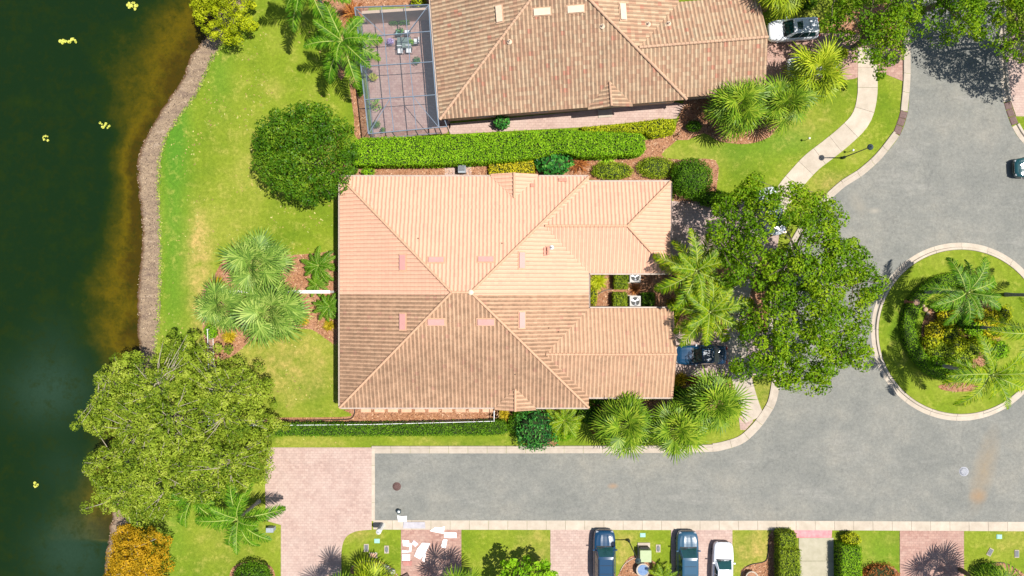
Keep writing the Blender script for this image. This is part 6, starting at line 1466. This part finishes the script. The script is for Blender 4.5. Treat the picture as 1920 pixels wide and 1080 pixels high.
# ------------------------------------------------------------------ air conditioners
def ac(label, px, py):
    x, y, _ = W(px, py, .9); root = empty('air_conditioner', (x, y, .018), label, 'air conditioner', 'air conditioners between the garage wings')
    mb = MB(); mb.box((0, 0, .05), (1.15, 1.15, .1)); mb.build('pad', MT['concrete'], root)
    mb = MB(); mb.box((0, 0, .48), (.98, .98, .76)); mb.build('case', MT['ac_case'], root)
    n = 24; mb = MB(); V = []; 
    for k in range(n):
        a = 2 * math.pi * k / n; c, s = math.cos(a), math.sin(a); q = .5 / max(abs(c), abs(s)); V += [(c * q, s * q, .92), (c * .4, s * .4, .92), (c * .4, s * .4, .86)]
    mb.add(V, [f for k in range(n) for f in ((3 * k, 3 * ((k + 1) % n), 3 * ((k + 1) % n) + 1, 3 * k + 1), (3 * k + 1, 3 * ((k + 1) % n) + 1, 3 * ((k + 1) % n) + 2, 3 * k + 2))]); mb.build('top_panel', MT['ac_case'], root)
    mb = MB(); mb.lathe([(.39, .862), (.38, .868)], n=24); mb.build('fan_well', MT['black'], root)
    for k in range(3):
        a = .6 + k * 2.094; mb = MB(); mb.add([(.07 * math.cos(a), .07 * math.sin(a), .885), (.34 * math.cos(a - .28), .34 * math.sin(a - .28), .88), (.36 * math.cos(a + .3), .36 * math.sin(a + .3), .9)], [(0, 1, 2)]); mb.add([(0, 0, .88), (.1 * math.cos(a + 1), .1 * math.sin(a + 1), .88), (.1 * math.cos(a), .1 * math.sin(a), .88)], [(0, 1, 2)]); mb.build('fan_blade', MT['rim'], root)
    for k in range(4): mb = MB(); a = k * math.pi / 4; mb.bar((-.4 * math.cos(a), -.4 * math.sin(a), .925), (.4 * math.cos(a), .4 * math.sin(a), .925), .008, .008); mb.build('grille_wire', MT['black'], root)
    for s in (-1, 1):
        for j in range(5): mb = MB(); mb.box((s * .495, 0, .2 + .13 * j), (.02, .8, .03)); mb.build('louvre', MT['grey_metal'], root)
ac('white air conditioner in full sun between two clipped boxes', 1191, 565)
ac('air conditioner half hidden under the gutter of the garage wing', 1191, 519)

# ------------------------------------------------------------------ white railings and divider
def railing(label, pts_px, h, hpx=0, pitch=.13, post=2.05, m=None):
    P = [Vector((*W2(*p), 0)) for p in pts_px]; root = empty('railing', P[0], label, 'railing'); m = m or MT['white_metal']
    pk = MB(); pk.box((0, 0, h * .48), (.026, .026, h * .9)); pk_me = pk.mesh('picket', m)
    po = MB(); po.box((0, 0, h * .5), (.06, .06, h)); po.lathe([(.05, h), (.01, h + .05)], n=4); po_me = po.mesh('post', m)
    for a, b_ in zip(P[:-1], P[1:]):
        d = b_ - a; L = d.length; a0 = a - P[0]
        for z in (.12, h * .93): mb = MB(); mb.bar(a0 + Vector((0, 0, z)), a0 + d + Vector((0, 0, z)), .045, .045); mb.build('rail', m, root)
        n = max(1, round(L / post))
        for i in range(n + 1): link('post', po_me, root, a0 + d * i / n, (0, 0, math.atan2(d.y, d.x)))
        n = int(L / pitch)
        for i in range(1, n): link('picket', pk_me, root, a0 + d * i / n, (0, 0, math.atan2(d.y, d.x)))
railing('long white metal railing between the stepping stones and the lane hedge', [(487, 793), (700, 791), (927, 785), (927, 766)], 1.25)
railing('short white picket railing between the fan palms and the olive tree', [(400, 616), (402, 684), (405, 740), (402, 792), (487, 793)], 1.3)
dv = empty('divider_wall', W(628, 547), 'low white divider wall from the house into the fan palms', 'wall')
for k in range(4):
    a = Vector((*W2(628 - 52 * k, 547), 0)) - Vector(W(628, 547)); b_ = Vector((*W2(628 - 52 * (k + 1) + 1, 547), 0)) - Vector(W(628, 547)); mb = MB(); mb.bar(a + Vector((0, 0, .8)), b_ + Vector((0, 0, .8)), .22, 1.6); mb.build('panel', MT['white'], dv)
    mb = MB(); mb.bar(a + Vector((0, 0, 1.63)), b_ + Vector((0, 0, 1.63)), .28, .06); mb.build('cap', MT['white'], dv)
# stepping stones
for k in range(10):
    x, y, _ = W(686.5 + 25.3 * k, 767); mb = MB(); mb.prism([(-.48, -.30), (.48, -.30), (.48, .45), (-.48, .45)], 0, .05)
    o = mb.build('stepping_stone', MT['sandstone'], None, loc=(x, y, .02)); tag(o, 'tan square stepping stone in the row along the stained eave, number %d from the lawn end' % (k + 1) if False else ['westernmost tan stepping stone below the stained eave, nearest the curved edging', 'second tan stepping stone from the curved black edging', 'third tan stepping stone from the curved black edging', 'fourth tan stepping stone from the curved black edging', 'fifth tan stepping stone from the curved black edging', 'fifth tan stepping stone from the end gate of the railing', 'fourth tan stepping stone from the end gate of the railing', 'third tan stepping stone from the end gate of the railing', 'second tan stepping stone from the end gate of the railing', 'easternmost tan stepping stone, against the end gate of the railing'][k], 'stepping stone', 'stepping stones below the stained eave')
# garden edging and hose
def edging(label, pts, z=.05, r=.035, name='garden_edging', m='black', cat='garden edging'):
    P = smooth_path(pts, 5); b_ = Vector(W(*P[0])); mb = MB(); mb.tube([Vector((*W2(*p), z)) - Vector((b_.x, b_.y, 0)) for p in P], r, 6)
    tag(mb.build(name, MT[m], None, loc=(b_.x, b_.y, 0)), label, cat)
edging('black edging curving from the house corner along the railing', [(664, 764), (665, 774), (660, 783), (648, 786), (600, 787), (490, 788)], r=.05)
edging('black edging round the mulch beside the white car', [(1388, 1085), (1393, 1068), (1408, 1058), (1432, 1053), (1439, 1042), (1441, 1010)])
edging('cream edging arc round the mulch near the dark blue vehicle', [(1163, 1070), (1172, 1056), (1190, 1045)], m='concrete_white')
edging('thin edging arc round the bed by the paver court', [(660, 1062), (675, 1054), (690, 1051), (712, 1055), (735, 1068), (750, 1084)], m='concrete_white')
edging('brown edging round the bed beside the last drive', [(1832, 1084), (1845, 1062), (1870, 1054), (1895, 1060), (1912, 1078)], m='black')
edging('dark branch lying on the mulch in the notch', [(1112, 558), (1125, 549), (1136, 544), (1146, 543)], z=.08, r=.05, name='fallen_branch', m='bark', cat='branch')

# ------------------------------------------------------------------ patio furniture
def chair(label, px, py, rz, seat='white'):
    x, y, _ = W(px, py, .45); root = empty('patio_chair', (x, y, .034), label, 'chair', 'patio chairs round the glass table', rz)
    for s in (-1, 1):
        for t in (-1, 1): mb = MB(); mb.bar((s * .24, t * .24, 0), (s * .22, t * .22, .42), .03); mb.build('leg', MT['black'], root)
        mb = MB(); mb.bar((s * .27, -.2, .62), (s * .27, .22, .62), .05, .03); mb.build('armrest', MT['black'], root)
    mb = MB(); mb.box((0, 0, .45), (.5, .5, .08)); mb.build('seat', MT[seat], root); mb = MB(); mb.box((0, -.27, .72), (.5, .06, .5)); mb.build('backrest', MT[seat], root)
x, y, _ = W(758, 80, .7); r_ = empty('patio_table', (x, y, .034), 'glass topped patio table inside the screened cage', 'table')
mb = MB(); mb.box((0, 0, .72), (1.3, .95, .02)); mb.build('tabletop', mat('greenish_glass_top', (.12, .16, .13), (.2, .24, .2), 3, .1, spec=.8), r_)
for s in (-1, 1):
    for t in (-1, 1): mb = MB(); mb.bar((s * .58, t * .4, 0), (s * .58, t * .4, .71), .04); mb.build('leg', MT['black'], r_)
chair('white cushioned patio chair, left of two below the table', 751, 95, math.pi); chair('white cushioned patio chair, right of two below the table', 767, 94, math.pi)
chair('white cushioned patio chair at the right end of the table', 781, 78, R90); chair('patio chair tucked in above the table', 764, 62, 0); chair('patio chair with plants over it above the table', 748, 62, 0, 'teal_lid')
def pot(label, px, py, r, leaf, h=.9, pr=.22, n=140):
    x, y, _ = W(px, py, .6); root = empty('potted_plant', (x, y, .034), label, 'potted plant', 'potted plants on the screened patio')
    mb = MB(); mb.lathe([(pr * .7, 0), (pr, .38), (pr * 1.08, .42), (pr * .9, .42), (pr * .88, .36)], n=14); mb.build('pot', MT['terracotta'], root)
    rs = np.random.default_rng(int(px)); d = rs.normal(0, 1, (n, 3)); d /= np.linalg.norm(d, axis=1)[:, None]; d[:, 2] = abs(d[:, 2]); R_ = r / S
    q, f = leaf_quads(d * np.array([R_, R_, h - .4]) * rs.uniform(.4, 1, (n, 1)) + [0, 0, .4], d + [0, 0, .4], np.full(n, .17), rs, .5, .6); link('foliage', mesh_np('foliage', q, f, [LF[leaf]], fattr={'rnd': rs.random(n)}), root)
LF['violet'] = leafmat('violet_petal', (.2, .12, .35), (.42, .3, .6), (.7, .6, .85), .2)
pot('violet flowering pot left of the patio table', 731, 77, 8, 'violet'); pot('green potted plant right below the patio chairs', 781, 113, 8, 'emerald'); pot('yellow green potted plant by the left screen', 700, 144, 9, 'lime', 1.1, .3); pot('bushy green potted plant by the left screen, below the yellow one', 704, 196, 13, 'hedge', 1.2)
pot('dark potted plant in the lower left corner of the cage', 706, 233, 8, 'hedge_dark'); pot('small brown green pot at the lower end of the cage', 718, 243, 5, 'hedge_dark', .7, .16, 70); pot('green leafy pot between the table and the patio wall', 750, 58, 8, 'emerald'); pot('green potted plant at the right of the patio table', 771, 79, 6, 'hedge', 1.0, .15)
for k, px in enumerate((739, 758)): hedge('planter_hedge', ['left strip of greenery at the foot of the patio wall', 'right strip of greenery at the foot of the patio wall'][k], [(px - 9, 37), (px + 8, 36), (px + 8, 43), (px - 9, 44)], .45, 'hedge_dark', 300, .12, 200 + k, cat='planter')

# ------------------------------------------------------------------ lily pads
MT['pad'] = mat('yellow_green_pad', (0.30, 0.34, 0.03), (0.52, 0.50, 0.10), 6, .5)
def lilies(label, spots, sc=1.0):
    x, y, _ = W(*spots[0], -.5); root = empty('water_lily', (x, y, -.5), label, 'water plant', 'yellow water plants on the lake')
    rs = random.Random(int(spots[0][0]))
    for px, py in spots:
        a, b_, _ = W(px, py, -.5)
        for k in range(2):
            mb = MB(); r = rs.uniform(.10, .17) * sc; a0 = rs.uniform(0, 6.28); n = 9; ox, oy = a - x + rs.uniform(-.1, .1), b_ - y + rs.uniform(-.1, .1); z = .015 + .02 * k
            mb.add([(ox, oy, z)] + [(ox + r * math.cos(a0 + .4 + 5.5 * i / n), oy + r * math.sin(a0 + .4 + 5.5 * i / n), z + rs.uniform(0, .05)) for i in range(n + 1)], [(0, i + 1, i + 2) for i in range(n)]); mb.build('pad', MT['pad'], root)
lilies('yellow water plant cluster nearest the top edge of the lake', [(240, 9), (245, 14), (250, 5), (255, 12), (248, 11), (253, 17), (242, 7)])
lilies('long row of yellow water plants on the upper lake', [(114, 76), (119, 80), (125, 77), (130, 79), (136, 74), (142, 78), (139, 73), (121, 76)])
lilies('small star shaped yellow water plant closest to the shallows', [(190, 232), (194, 238), (200, 231), (204, 238), (192, 240), (197, 235)], .85)
lilies('smallest yellow water plant out on the left of the lake', [(82, 258), (88, 257), (90, 262), (84, 262)], .7)
lilies('lone pale water plant low on the lake beside the olive tree', [(65, 912), (70, 910), (66, 905)], .9)
